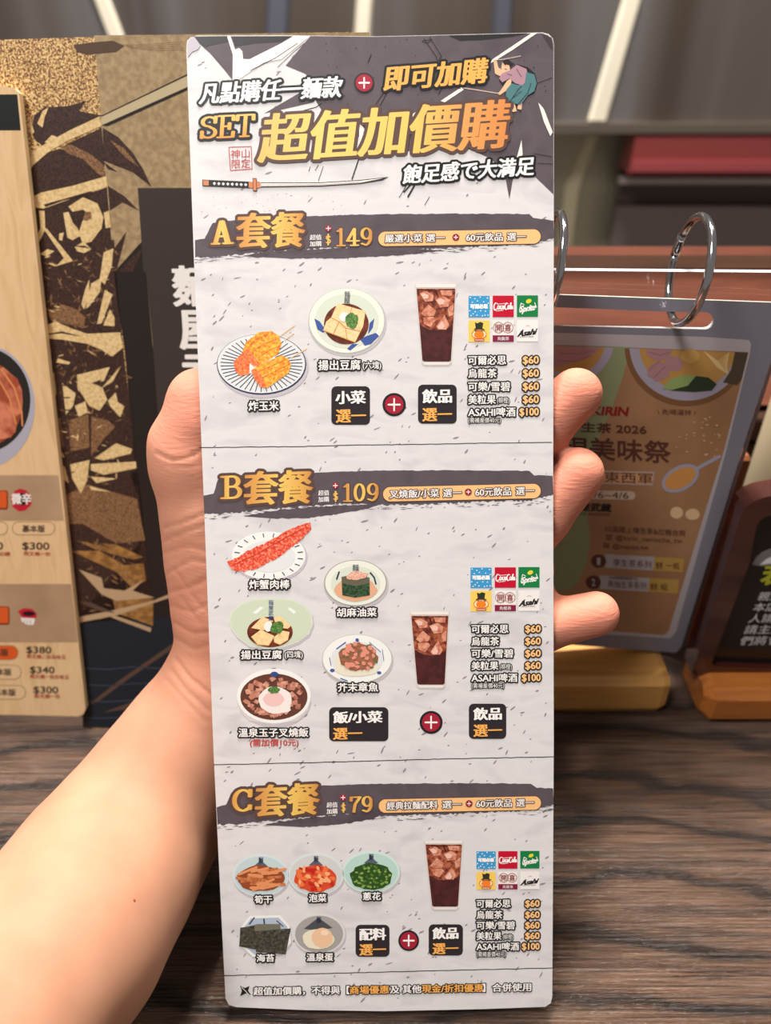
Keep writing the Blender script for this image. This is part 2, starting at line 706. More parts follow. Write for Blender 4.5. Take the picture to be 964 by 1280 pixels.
# ------------------------------------------------------------------ wooden rack behind the acrylic stand
rk = empty('wooden_rack', (.12, .33, 0))
tag(rk, 'reddish brown wooden rack with slats and a round peg behind the acrylic stand', 'rack')
RO = rk.location
redwood = noise_mat('red_brown_wood', [(.3, (104, 58, 44)), (.55, (128, 74, 56)), (.75, (112, 64, 50))], 14, .5, (1, 8, 8), 5, .4, .4, 0, .3)
redwood2 = noise_mat('dark_slat_wood', [(.3, (56, 34, 24)), (.6, (84, 54, 38))], 14, .5, (1, 8, 8), 5, .4, .4, 0, .3)
Z = lambda py, y: at_y(800, py, y).z
xr = .46
pa, pb2 = Vector((-.10, .325, Z(506, .325))), Vector((-.10, .362, Z(308, .362)))
up_ = (pb2 - pa).normalized()
nn = Vector((0, up_.z, -up_.y)) * .009
MB().prism([pa, pb2, pb2 + nn, pa + nn], Vector((xr + .10, 0, 0))).build('front_panel', redwood, rk, RO)
mid_ = pa + (pb2 - pa) * .86
MB().prism([mid_ - nn * .14, mid_ + up_ * .006 - nn * .14, mid_ + up_ * .006 + nn * .2, mid_ + nn * .2], Vector((xr + .10, 0, 0))).build('edge_strip', redwood2, rk, RO)
for i, (ya, yb_) in enumerate(((520, 545), (556, 590), (600, 640))):
    MB().box((-.08, .344 + .006 * i, Z(yb_, .35)), (xr, .356 + .006 * i, Z(ya, .35)), 0, .001).build('slat', redwood2, rk, RO)
MB().box((-.10, .376, 0), (xr, .384, pb2.z - .006), 0, .001).build('back_panel', mat('rack_back_wood', (40, 25, 18), .6), rk, RO)
for xx in (-.10, xr - .02):
    MB().box((xx, .344, 0), (xx + .02, .372, Z(512, .331)), 0, .001).build('leg', redwood2, rk, RO)

# short wooden post with the peg, right behind the sheet's edge
po = empty('wooden_post', at_y(880, 830, .262))
po.location.z = 0
tag(po, 'brown wooden post with an orange peg end, between acrylic stand and black sign', 'post')
orange_wood = noise_mat('orange_brown_wood', [(.3, (150, 84, 42)), (.6, (196, 118, 66))], 12, .45, (1, 1, 6), 4, .3)
pt = at_y(930, 572, .262).z
xa, xb = at_y(868, 600, .262).x, at_y(934, 600, .262).x
MB().box((xa, .262, 0), (xb, .273, pt), 0, .0015).build('post', noise_mat('brown_post_wood', [(.3, (110, 62, 34)), (.6, (140, 82, 48))], 12, .45, (6, 6, 1), 4, .3), po, po.location)
c = at_y(908, 656, .257)
px_r = 12.5 * .275 / F
seg = [c + Vector((math.cos(math.radians(60 * k + 30)) * px_r, 0, math.sin(math.radians(60 * k + 30)) * px_r * 1.25)) for k in range(6)]
mb = MB().prism(seg, Vector((0, .006, 0)))
mb.prism([c + (p - c) * .72 + Vector((0, -.0016, 0)) for p in seg], Vector((0, .002, 0)))
mb.build('peg', orange_wood, po, po.location)

# cream bottle behind the black sign
r_ = .021
bx = at_y(926, 640, .298).x + r_
prof = [(.0, 0), (.92, 0), (1, .004), (1, .120), (.96, .128), (.7, .136), (.5, .140), (.48, .150)]
bt = empty('seasoning_bottle', (bx, .298, 0))
tag(bt, 'cream coloured round bottle standing behind the black notice sign', 'bottle')
cream = mat('cream_plastic', (214, 198, 164), .4)


def lathe(prof, r, n=28):
    v, f = [], []
    for q, z in prof:
        for k in range(n):
            g = 2 * math.pi * k / n
            v.append(Vector((math.cos(g) * max(q, .001) * r, math.sin(g) * max(q, .001) * r, z)))
    for i in range(len(prof) - 1):
        for k in range(n):
            f.append((i * n + k, i * n + (k + 1) % n, (i + 1) * n + (k + 1) % n, (i + 1) * n + k))
    f.append(tuple(range(n))[::-1])
    f.append(tuple(range((len(prof) - 1) * n, len(prof) * n)))
    return v, f


v, f = lathe(prof, r_)
link_mesh('bottle_body', v, f, [cream], None, bt, O0, True)
v, f = lathe([(.0, .1505), (.52, .1505), (.55, .152), (.55, .166), (.5, .168)], r_)
link_mesh('cap', v, f, [mat('cream_cap', (196, 178, 140), .4)], None, bt, O0, True)

# ================================================================== ACRYLIC STAND, RINGS, POSTER
st = empty('sign_stand', at_z(770, 893, 0))
tag(st, 'pale bamboo block stand with clear acrylic board holding the ramen tea poster', 'stand')
SO = st.location
yf, yb = .2227, .2462
zt = .0206
xl, x1 = -.012, at_y(842, 852, yf).x
bam = noise_mat('pale_bamboo', [(.3, (188, 132, 68)), (.5, (208, 154, 84)), (.7, (196, 142, 74))], 10, .38, (2, 30, 30), 4, .2, .5, .1)
prof = [(yf + .002, 0), (yf, .004), (yf, zt - .003), (yf + .003, zt), (yb - .002, zt), (yb, zt - .002), (yb, 0)]
mb = MB()
for (xs, inset) in (((xl, x1 - .003), 0),):
    a = [(xs[0], y, z) for y, z in prof]
    mb.prism(a, Vector((xs[1] - xs[0], 0, 0)))
e0 = [Vector((x1 - .003, y, z)) for y, z in prof]
cy, cz_ = (yf + yb) / 2, zt / 2
e1 = [Vector((x1, cy + (y - cy) * .9, max(0, cz_ + (z - cz_) * .86) if z > .001 else 0.002)) for y, z in prof]
n = len(prof)
mb.add(e0 + e1, [(i, (i + 1) % n, (i + 1) % n + n, i + n) for i in range(n)] + [tuple(range(n, 2 * n))])
mb.build('base_block', bam, st, SO)

# yaw of the sheet from its lower edge
ea, eb = at_z(695, 805, zt + .0005), at_z(849, 816, zt + .0005)
ya_ = (ea.y + eb.y) / 2
SH = Plane(Vector((.1, .2372, zt)), Vector((.06, -1, 0)))
BD = Plane(Vector((.1, .2412, zt)), Vector((.06, -1, 0)))


def glass_mat(name, tint, k=.10):
    m = bpy.data.materials.new(name)
    m.use_nodes = True
    nt = m.node_tree
    nt.nodes.clear()
    out = nt.nodes.new('ShaderNodeOutputMaterial')
    tr = nt.nodes.new('ShaderNodeBsdfTransparent')
    tr.inputs[0].default_value = (*tint, 1)
    gl = nt.nodes.new('ShaderNodeBsdfGlossy')
    gl.inputs['Roughness'].default_value = .04
    fr = nt.nodes.new('ShaderNodeFresnel')
    fr.inputs[0].default_value = 1.47
    mx_ = nt.nodes.new('ShaderNodeMixShader')
    nt.links.new(fr.outputs[0], mx_.inputs[0])
    nt.links.new(tr.outputs[0], mx_.inputs[1])
    nt.links.new(gl.outputs[0], mx_.inputs[2])
    nt.links.new(mx_.outputs[0], out.inputs[0])
    return m


acry = glass_mat('clear_acrylic', (.96, .95, .94))
edge = mat('acrylic_edge', (206, 204, 210), .2, 0, .7)


def holed(name, plane, outer, holes, th, front, side, parent, org):
    """sheet with holes: front face, back face and all the edges"""
    V, E, loops = [], [], []
    for lp in [outer] + holes:
        n0 = len(V)
        V += [Vector(p) for p in lp]
        E += [(n0 + i, n0 + (i + 1) % len(lp)) for i in range(len(lp))]
        loops.append(list(range(n0, n0 + len(lp))))
    r = delaunay_2d_cdt(V, E, [], 0, 1e-5)

    def inside(p, lp):
        c_ = False
        for (ax, ay), (bx_, by) in zip(lp, lp[1:] + lp[:1]):
            if (ay > p[1]) != (by > p[1]) and p[0] < (bx_ - ax) * (p[1] - ay) / (by - ay) + ax:
                c_ = not c_
        return c_
    tri = []
    for t in r[2]:
        g = sum((Vector(r[0][i]) for i in t), Vector((0, 0))) / len(t)
        if inside(g, outer) and not any(inside(g, h) for h in holes):
            tri.append(tuple(t))
    P3 = [plane.P(p[0], p[1]) for p in r[0]]
    n = len(P3)
    bk = [p - plane.n * th for p in P3]
    f, mi = [], []
    cnt = {}
    for t in tri:
        q = t if (P3[t[1]] - P3[t[0]]).cross(P3[t[2]] - P3[t[0]]).dot(plane.n) > 0 else t[::-1]
        f.append(q)
        f.append(tuple(i + n for i in q[::-1]))
        mi += [0, 0]
        for a, b in zip(q, q[1:] + q[:1]):
            cnt[(a, b)] = 1
    for a, b in list(cnt):
        if (b, a) not in cnt:
            f.append((b, a, a + n, b + n))
            mi.append(1)
    return link_mesh(name, P3 + bk, f, [front, side], mi, parent, org)


holed('acrylic_board', BD, [(560, 337), (1010, 341), (985, 400), (862, 790), (857, 812), (560, 798)], [[(565, 381)] + [(693, 381), (845, 387)] + ell(882, 400, 13, 13, 10, 0, -80, 85) + [(693, 410), (565, 407)]], .0025, acry, edge, st, SO)

# laminated poster hanging from the rings
PL = Vector(SH.P(775, 810))
ps = empty('poster', PL)
tag(ps, 'laminated orange and green ramen tea festival poster hanging from two rings', 'poster')
lam = mat('grey_laminate', (132, 131, 143), .22, 0, .6)
slot = [(560, 384)] + [(693, 384), (845, 390)] + ell(881, 401, 11, 11, 10, 0, -80, 85) + [(693, 407), (560, 404)]
holed('laminate_sheet', SH, [(560, 364), (700, 368.5), (964, 378), (990, 380), (962, 458), (935, 540), (852, 808), (845, 816), (700, 805), (560, 796)],
      [slot], .0007, lam, mat('laminate_edge', (196, 192, 176), .3), ps, PL)
wht = ink('poster_white', (186, 178, 182))
org_ = noise_mat('poster_orange', [(.35, (160, 117, 82)), (.65, (174, 131, 95))], 40, .4)
grn = ink('poster_green', (146, 156, 116))
pb = [(560, 428), (693, 431), (936, 440), (906, 560), (836, 789), (830, 794), (693, 783), (560, 776)]
flat('white_border', SH, [([[(560, 408), (693, 416), (880, 421)] + [(936, 425), (939, 430), (938, 440), (909, 560), (845, 790), (838, 798), (693, 789), (560, 780)]], wht, 1)], ps, PL)
bgp = flat('printed_ground', SH, [([pb], org_, 2), ([[(560, 430), (693, 431), (768, 433), (789, 434), (777, 476), (765, 511), (750, 545), (740, 580), (735, 612), (735, 650), (738, 675), (733, 705), (722, 728), (712, 738), (560, 738)]], grn, 3)], ps, PL)
# clipped bowl pictures
dkbr = ink('poster_brown_ink', (92, 52, 44))
lav = ink('poster_bowl_rim', (172, 166, 184))
soup = ink('poster_soup', (196, 150, 84))
pink = ink('poster_pink_meat', (180, 136, 140))
pink2 = ink('poster_pink_line', (168, 112, 124))
clip_top = lambda pts: [(x, max(y, 432 + (x - 693) * .037)) for x, y in pts]


def arcband(cx, cy, r, a0, a1):
    return clip_top(ell(cx, cy, r, r * .97, 40, 0, a0, a1))


def half(cx, cy, r, a0=0, a1=180):
    return clip_top(ell(cx, cy, r, r * .97, 40, 0, a0, a1))


flat('ramen_bowl_picture', SH, [
    ([half(858, 433, 77)], ink('poster_bowl_shadow', (132, 92, 60)), 4), ([half(859, 431, 72, 2, 178)], lav, 5), ([half(860, 430, 61, 2, 178)], soup, 6),
    ([clip_top(blob(824, 437, 17, 14, 16, .08)), blob(823, 464, 14, 12, 14, .1), blob(842, 455, 12, 10, 14, .1)], pink, 7),
    ([clip_top(p) for p in line([(812, 440), (826, 444), (838, 440)], 1.2) + line([(812, 462), (824, 452)], 1.2) + line([(818, 472), (832, 458)], 1.2)], pink2, 8),
    ([blob(863, 445, 12, 9, 14, .06)], ink('poster_egg', (214, 170, 96)), 8),
    ([clip_top(p) for k in range(9) for p in line([(880 + k * 2, 439 + k * 2.4), (898 + k * 1.6, 452 + k * 2), (912 - k * .5, 440 + k * 2.2)], 1.1)], ink('poster_noodle', (232, 200, 140)), 7),
    ([[(828, 486), (838, 474), (856, 469), (874, 470), (862, 482), (846, 488)]], ink('poster_leaf_pale', (150, 176, 108)), 8),
    ([[(838, 488), (860, 482), (870, 470), (886, 472), (896, 480), (890, 488), (868, 490)]], ink('poster_leaf_dark', (52, 66, 46)), 9)], bgp, PL)
flat('corner_patch', SH, [([[(919, 440), (935, 441), (927, 474), (922, 481), (904, 478), (914, 462)]], ink('poster_corner_dark', (84, 72, 58)), 7)], bgp, PL)
flat('chashu_bowl_picture', SH, [
    ([[(560, 470), (693, 470)] + clip_top(ell(690, 425, 78, 62, 24, 0, 60, 6)) + [(693, 432), (560, 429)]], lav, 5),
    ([[(560, 460), (690, 462)] + clip_top(ell(688, 425, 69, 53, 24, 0, 60, 6)) + [(693, 432), (560, 429)]], soup, 6),
    ([[(560, 456), (700, 458), (738, 446), (752, 434), (693, 432), (560, 429)]], pink, 7),
    (line([(700, 441), (722, 443), (744, 438)], 1.3) + line([(698, 451), (720, 452), (738, 445)], 1.3), pink2, 8)], bgp, PL)
text('brand_lettering', SH, 'KIRIN', (741, 508, 785, 509, 10.5), ink('poster_red_ink', (150, 28, 32)), 6, bgp, PL, wx=.7, wy=.5, slant=2)
text('side_lettering', SH, '\\ 先喝湯拌 /', (822, 511, 870, 512.5, 7), dkbr, 6, bgp, PL)
text('year_lettering', SH, '生茶 2026', (727, 528, 808, 531, 12), dkbr, 6, bgp, PL, wx=.35, wy=.35)
text('title_lettering', SH, '發現美味祭', (668, 544, 838, 552, 27), dkbr, 6, bgp, PL, wx=.5, wy=.5)
flat('slogan_box', SH, [([[(640, 587), (753, 588), (818, 590), (816, 607), (753, 605), (640, 603)]], wht, 5), ([[(641, 588), (753, 589), (817, 591), (815, 606), (753, 604), (641, 602)]], ink('poster_tan', (210, 160, 118)), 6)], bgp, PL)
text('slogan_lettering', SH, '大法東西軍', (714, 588, 816, 591.5, 13.5), dkbr, 7, bgp, PL)
flat('date_box', SH, [(pen([((690, 617), (789, 619.5))], 5.5, 5.5, 20), ink('poster_pale', (214, 190, 170)), 5)], bgp, PL)
text('date_lettering', SH, '3/6~4/6', (735, 614, 786, 615.5, 8), dkbr, 6, bgp, PL)
text('shop_lettering', SH, '麵屋武藏', (712, 628, 764, 630, 10), ink('poster_black', (38, 30, 30)), 6, bgp, PL, wx=.5, wy=.3)
text('shop_small_lettering', SH, 'MENYA MUSASHI', (712, 640, 762, 641.5, 3.4), ink('poster_black', (38, 30, 30)), 6, bgp, PL)
for t_, bx_ in (('IG追蹤上傳生茶&拉麵合照', (757, 657, 857, 663, 7.5)), ('並 @kirin_namacha_tw', (757, 667.5, 853, 672, 7.5)), ('與 @menya.tw', (754, 678, 811, 680.5, 7.5))):
    text('note_lettering', SH, t_, bx_, dkbr, 6, bgp, PL)
yel = ink('poster_yellow', (196, 158, 82))
for i, (cx, cy, num) in enumerate(((748.5, 701.5, '1'), (742, 728, '2'))):
    rw = flat('offer_row', SH, [([[(cx + 8, cy - 9), (cx + 107, cy - 3.5), (cx + 105, cy + 14), (cx + 8, cy + 8)]], wht, 5), ([[(cx + 70, cy - 5.6), (cx + 107, cy - 3.5), (cx + 105, cy + 14), (cx + 68, cy + 11.8)]], yel, 6)], bgp, PL)
    flat('offer_dot', SH, [([ell(cx, cy, 9.3, 8.4)], dkbr, 7)] + [(text_polys(num, (cx - 1.8, cy - 4.5, cx + 1.8, cy - 4.5, 9), wx=.4, wy=.3)[0], wht, 8)], bgp, PL)
    if i == 1:
        text('offer_lettering', SH, '加購麵類即可', (cx + 20, cy - 8, cx + 56, cy - 6, 4), dkbr, 7, bgp, PL)
    text('offer_lettering', SH, ('享生茶系列', '再抽生茶系列')[i], (cx + (18 if i == 0 else 18), cy - 3, cx + 66, cy, 9), dkbr, 7, bgp, PL)
    text('offer_lettering', SH, '優惠', (cx + 71, cy + 1, cx + 80, cy + 1.4, 8.5), dkbr, 8, bgp, PL)
    text('offer_lettering', SH, '一瓶' if i == 0 else '組', (cx + 84, cy + 1.2, cx + (101 if i == 0 else 93), cy + 2, 8.5), dkbr, 8, bgp, PL)
spoon = ell(850.7, 598, 25, 15.5, 30, -28)
flat('spoon_picture', SH, [([spoon] + line([(868, 588), (880, 581), (899, 571)], 5), lav, 5), ([ell(850.7, 598, 21, 11.5, 30, -28)], ink('poster_spoon_soup', (214, 152, 84)), 6)], bgp, PL)
rr = random.Random(3)
flat('sparkle_dots', SH, [([blob(rr.uniform(845, 900), rr.uniform(520, 572), rr.uniform(.6, 2.2), rr.uniform(.5, 1.1), 6, .2, 0, rr) for k in range(26)] + [ell(846, 641, 8, 7.5), ell(866, 643, 9, 7)], ink('poster_dot', (230, 194, 150)), 5)], bgp, PL)

# two binder rings
chrome = mat('chrome_ring', (200, 200, 205), .12, 1.0)
for cx, cyt, cyb, lab in ((865, 272, 400, 'chrome binder ring through the poster slot, in clear view right of the card'), (691, 268, 390, 'chrome binder ring half hidden by the right edge of the menu card')):
    yc = SH.P(cx, 380).y - .001
    ct, cbm = at_y(cx, cyt, yc), at_y(cx - 6, cyb, yc)
    R = (ct.z - cbm.z) / 2
    C = (ct + cbm) / 2
    C.x = at_y(cx - 3, 336, yc).x
    e2 = Vector((-.03, -1, 0)).normalized()
    e1 = Vector((.08, 0, 1)).normalized()
    pts = [C + (e1 * math.cos(2 * math.pi * k / 56) + e2 * math.sin(2 * math.pi * k / 56)) * R for k in range(56)]
    ro = empty('binder_ring', C)
    tag(ro, lab, 'ring', 'binder rings holding the poster')
    k0 = 46
    seg = [pts[(k0 + i) % 56] for i in range(53)]
    MB().tube(seg, .00125, 12).build('ring_wire', chrome, ro, C, True)
    h = [pts[(k0 + 52 + i) % 56] for i in range(5)]
    MB().tube(h, .00142, 12).build('hinge', chrome, ro, C, True)

# ================================================================== BLACK NOTICE SIGN
ns = empty('notice_sign', at_z(930, 904, 0))
tag(ns, 'black notice sign with dark red wooden frame on an orange wooden base, at right', 'sign')
NO = ns.location
y0 = .2178
zb = .0182
x0 = at_y(888, 868, y0).x
ow2 = noise_mat('orange_base_wood', [(.3, (150, 84, 34)), (.5, (176, 106, 46)), (.7, (160, 92, 38))], 10, .36, (2, 30, 30), 4, .2, .5, .15)
prof = [(y0 + .002, 0), (y0, .003), (y0, zb - .004), (y0 + .004, zb), (.2465, zb), (.248, zb - .002), (.248, 0)]
mb = MB().prism([(x0 + .004, y, z) for y, z in prof], Vector((.10, 0, 0)))
e0 = [Vector((x0 + .004, y, z)) for y, z in prof]
e1 = [Vector((x0, .2329 + (y - .2329) * .72, max(.002, .0091 + (z - .0091) * .72))) for y, z in prof]
n = len(prof)
mb.add(e1 + e0, [(i, (i + 1) % n, (i + 1) % n + n, i + n) for i in range(n)] + [tuple(range(n))[::-1]])
mb.build('base', ow2, ns, NO)
NP = Plane(Vector((.13, .2300, zb)), Vector((0, -1, .0)))
frame_m = noise_mat('dark_red_lacquer', [(.3, (44, 18, 13)), (.6, (70, 30, 21))], 20, .2, (1, 1, 3), 3, .2, .6, .6)
outer = [(1030, 614), (975, 618), (955, 622), (942, 627), (932, 634), (926, 645), (865, 842), (875, 846), (890, 846.5), (1030, 850)]
inner = [(1012, 640), (960, 645), (951, 650), (946, 658), (937, 704), (890, 829), (893, 833), (1012, 838)]


def solid(name, plane, px, th, m, parent, org, h=0.0):
    a = [plane.P(x, y, h) for x, y in px]
    return MB().prism(a, -plane.n * th).build(name, m, parent, org)


holed('frame', NP, outer, [inner], .010, frame_m, frame_m, ns, NO)
IP = Plane(NP.p - NP.n * .003, NP.n)
solid('panel', IP, [(1016, 634), (956, 640), (944, 656), (930, 712), (884, 832), (888, 838), (1016, 843)], .003, mat('black_gloss_panel', (16, 14, 16), .25, 0, .5), ns, NO)
wi = ink('notice_white', (222, 222, 224))
flat('figure_picture', IP, [([[(940, 706), (945, 697), (953, 690), (962, 686), (985, 684), (985, 700), (966, 706), (954, 708)]], ink('notice_grey', (120, 116, 116)), 1), ([[(950, 706), (958, 699), (972, 692), (985, 690), (985, 700), (968, 704)]], wi, 2)], ns, NO)
text('headline_lettering', IP, '若', (954, 706, 984, 704, 25), ink('notice_yellow_green', (172, 178, 44)), 2, ns, NO, slant=8, wx=1.2, wy=1)
for tt, x_, y_, w_ in (('親愛的', 947, 740, 45), ('本店內', 941, 753.5, 46), ('人請勿', 935.5, 767.5, 48), ('請主動', 930, 781.5, 50), ('們將會', 924.5, 795.5, 52)):
    text('notice_lettering', IP, tt, (x_ + 1.5, y_, x_ + w_, y_ - .6, 11), wi, 2, ns, NO, slant=4)

# ================================================================== MENU BOOK (left)
A, B = at_z(107, 911, 0), at_z(456, 909, 0)
BP = lean_plane(A, B, 18.5)
mbk = empty('menu_book', at_z(180, 911, 0))
tag(mbk, 'open menu book with sepia warrior cover and cream price page, leaning at left', 'menu')
MO = mbk.location
tan = noise_mat('cover_tan_print', [(.36, (96, 62, 44)), (.46, (150, 108, 70)), (.53, (206, 166, 104)), (.62, (232, 200, 138))], 1700, .42, (1, 1, 1), 2, 0, .4, .1)
cov_edge = mat('cover_edge', (222, 196, 140), .5)
cover = [(-160, 52), (-12, 50), (120, 46), (240, 43), (440, 40), (447, 41), (451, 46), (459, 902), (455, 908), (120, 911.5), (112, 909), (106, 898), (100, 890), (-150, 884)]
cov = MB().prism([BP.P(x, y) for x, y in cover], -BP.n * .0022, 0, 1).build('cover', [tan, cov_edge], mbk, MO)


def C3(p):
    return [(x * .2593, 30 + y * .2593) for x, y in p]


def C4(p):
    return [(x * .2593, 300 + y * .2593) for x, y in p]


def C5(p):
    return [(x * .2593, 590 + y * .2593) for x, y in p]


dkb = noise_mat('cover_dark_print', [(.4, (44, 27, 22)), (.6, (72, 46, 36))], 1600, .42, (1, 1, 1), 2, 0, .4, .1)
brn = noise_mat('cover_brown_print', [(.4, (104, 72, 48)), (.6, (150, 112, 74))], 1700, .42, (1, 1, 1), 2, 0, .4, .1)
crm = noise_mat('cover_cream_print', [(.35, (206, 172, 116)), (.6, (228, 200, 146))], 900, .42, (1, 1, 1), 2, 0, .4, .1)
gry = noise_mat('cover_grey_print', [(.38, (150, 126, 92)), (.55, (168, 144, 105)), (.7, (178, 154, 113))], 500, .42, (1, 1, 1), 4, 0, .4, .1)
gr2 = ink('cover_grey_blade', (192, 176, 140))
chb = ink('cover_charcoal', (62, 54, 50))
chd = ink('cover_charcoal_dark', (40, 33, 30))
flat('toned_panel', BP, [
    ([C3([(455, 55), (1780, 40), (1790, 1195), (545, 1195)]), C4([(545, 0), (1790, 0), (1790, 800), (640, 900)])], gry, 1),
    ([C4([(545, 160), (690, 0), (735, 500), (760, 800), (790, 1234), (665, 1234), (600, 520)]) + [], C4([(600, 520), (760, 520), (790, 1300), (690, 1300)]), C5([(630, 0), (820, 0), (1760, 1225), (400, 1230), (380, 700), (690, 320)])], chd, 2),
    ([C3([(664, 790), (1780, 790), (1780, 1195), (692, 1195)]), C4([(689, 0), (1780, 0), (1780, 1234), (790, 1234), (735, 480)])], chb, 3)], cov, MO)
flat('background_print', BP, [
    ([C4([(40, 0), (550, 0), (592, 520), (640, 900), (668, 1234), (280, 1234), (200, 650), (100, 200)]), C5([(280, 0), (668, 0), (745, 770), (740, 790), (390, 790), (300, 200)]), C3([(80, 880), (200, 890), (340, 845), (515, 790), (533, 1000), (550, 1195), (60, 1195)])], dkb, 2),
    ([C5([(420, 60), (660, 130), (700, 330), (560, 345), (400, 250), (310, 250), (300, 120)])], brn, 3),
    ([C5([(385, 730), (860, 690), (850, 880), (700, 1240), (430, 1232)])], ink('cover_water_blue', (34, 38, 46)), 3)], cov, MO)
flat('sword_print', BP, [
    ([C3([(485, 445), (905, 245), (1270, 72), (1395, 72), (905, 305), (490, 490)])], gr2, 3),
    ([C3([(488, 442), (905, 240), (1270, 66), (1280, 72), (905, 248), (488, 448)]), C3([(490, 488), (905, 303), (1390, 72), (1402, 76), (905, 318), (520, 492)])], chd, 4),
    ([C3([(355, 100), (430, 90), (545, 80), (600, 105), (560, 135), (420, 148), (370, 135)])], ink('cover_smear', (84, 64, 50)), 3)] +
    [(line(C3([(600 + 6 * k, 100 + k * 4), (760, 95 + k * 8), (890, 85 + k * 10)]), .5), brn, 2) for k in range(5)], cov, MO)
head = flat('warrior_print', BP, [
    ([C3([(150, 520), (165, 440), (215, 400), (260, 400), (330, 395), (415, 370), (380, 420), (490, 440), (440, 480), (350, 520), (260, 560), (210, 590), (170, 560)]),
      C3([(125, 690), (200, 630), (290, 600), (400, 640), (500, 690), (512, 745), (400, 770), (150, 840), (120, 780)]),
      C3([(300, 590), (490, 500), (505, 690), (400, 610)]), C3([(95, 760), (130, 690), (125, 830), (80, 900)]),
      C3([(495, 500), (570, 545), (640, 620), (690, 700), (730, 785), (640, 715), (500, 660)]), C3([(500, 665), (570, 715), (520, 700)]),
      C3([(520, 780), (600, 830), (670, 900), (590, 860), (530, 900)]), C3([(545, 1090), (610, 1000), (590, 1080), (560, 1195), (545, 1195)]), C3([(570, 1195), (640, 1120), (690, 1080), (640, 1195)])], dkb, 3),
    ([C3([(290, 590), (340, 580), (440, 630), (500, 680), (505, 740), (470, 720), (400, 650), (330, 625)]), C3([(530, 560), (600, 600), (670, 690), (600, 640)])], brn, 4),
    ([C3([(130, 660), (150, 620), (230, 570), (340, 510), (480, 445), (490, 492), (330, 560), (230, 620), (160, 680), (140, 715)]),
      C3([(150, 835), (200, 812), (350, 780), (512, 733), (518, 785), (350, 840), (210, 890), (160, 882)]),
      C3([(180, 480), (205, 420), (235, 400), (215, 450), (205, 500)]), C3([(140, 480), (150, 470), (165, 520), (150, 540)]), C3([(215, 570), (250, 535), (275, 545), (240, 575)]),
      C3([(110, 840), (150, 832), (168, 955), (140, 948), (112, 905)]), C3([(188, 900), (215, 900), (218, 990), (180, 1070), (170, 1050), (195, 980)]), C3([(205, 980), (225, 985), (352, 1142), (270, 1168), (308, 1128)]),
      C3([(330, 880), (400, 835), (470, 865), (498, 930), (490, 985), (440, 1050), (398, 1060), (380, 1005), (398, 950), (432, 920), (400, 895), (350, 905)]),
      C3([(305, 910), (330, 905), (352, 960), (375, 985), (390, 1020), (350, 1042), (325, 1030)]), C3([(285, 1010), (308, 1005), (300, 1045), (285, 1040)]), C3([(360, 1075), (402, 1048), (440, 1085), (405, 1105), (372, 1095)]),
      C3([(500, 910), (525, 900), (535, 980), (510, 985)]), C3([(40, 625), (122, 628), (120, 720), (100, 800), (72, 800)]), C3([(190, 1110), (230, 1085), (262, 1095), (225, 1120)])], crm, 5),
    ([C3([(412, 905), (438, 905), (442, 935), (418, 950), (400, 940)])], brn, 6), ([C3([(345, 1070), (405, 1068), (432, 1080), (400, 1078)])], dkb, 6),
    ([C3([(210, 870), (300, 845), (440, 805), (445, 818), (310, 850), (220, 882)])], dkb, 6)], cov, MO)
flat('robe_print', BP, [
    ([C4(q) for q in ([(230, 350), (300, 310), (360, 330), (412, 372), (405, 425), (300, 400), (250, 392)], [(135, 200), (160, 260), (215, 390), (180, 420), (150, 330)],
                      [(330, 870), (425, 840), (432, 1000), (340, 1020)], [(440, 850), (520, 870), (557, 900), (500, 960), (440, 1042)], [(245, 880), (290, 860), (310, 1000), (260, 980)])], brn, 4),
    ([C4(q) for q in ([(130, 30), (165, 50), (195, 200), (188, 265), (155, 160)], [(410, 240), (430, 190), (432, 270), (405, 335), (392, 310)], [(440, 210), (490, 180), (482, 250), (430, 320), (413, 332)],
                      [(500, 60), (547, 40), (538, 130), (505, 215), (480, 190)], [(505, 240), (543, 262), (490, 402), (468, 405)], [(530, 335), (552, 372), (552, 416), (498, 412)],
                      [(165, 430), (270, 393), (340, 425), (420, 452), (580, 445), (592, 520), (540, 562), (490, 530), (420, 500), (300, 480), (170, 472)],
                      [(370, 650), (530, 612), (500, 680), (450, 690), (492, 712), (584, 606), (545, 680), (494, 712), (517, 770), (480, 822), (430, 800), (380, 720)],
                      [(520, 775), (558, 735), (567, 780), (600, 802), (580, 855), (530, 800)], [(210, 620), (260, 640), (272, 740), (230, 855), (215, 760)], [(300, 690), (365, 740), (352, 800), (318, 842)],
                      [(360, 800), (412, 778), (422, 832), (380, 852)], [(240, 900), (288, 1000), (312, 1050), (260, 1030)], [(262, 1075), (312, 1092), (332, 1172), (300, 1152)],
                      [(338, 1082), (432, 1060), (420, 1160), (390, 1222), (348, 1150)], [(455, 1052), (560, 980), (638, 1008), (630, 1030), (500, 1062)],
                      [(438, 1080), (655, 1068), (658, 1100), (500, 1132), (438, 1110)], [(436, 1140), (565, 1150), (465, 1172)], [(280, 570), (340, 590), (330, 600), (270, 590)], [(430, 1185), (540, 1215), (440, 1205)])], crm, 5),
    ([C4(q) for q in ([(415, 395), (590, 440), (440, 448)], [(170, 462), (300, 440), (410, 470), (300, 450)], [(440, 690), (490, 672), (470, 700)])], dkb, 6)] +
    [(line(C4([(300 + 4 * k, 640 + k * 60), (330 + 3 * k, 640 + k * 60)]), 1.6), dkb, 6) for k in range(9)], cov, MO)
rw = random.Random(8)


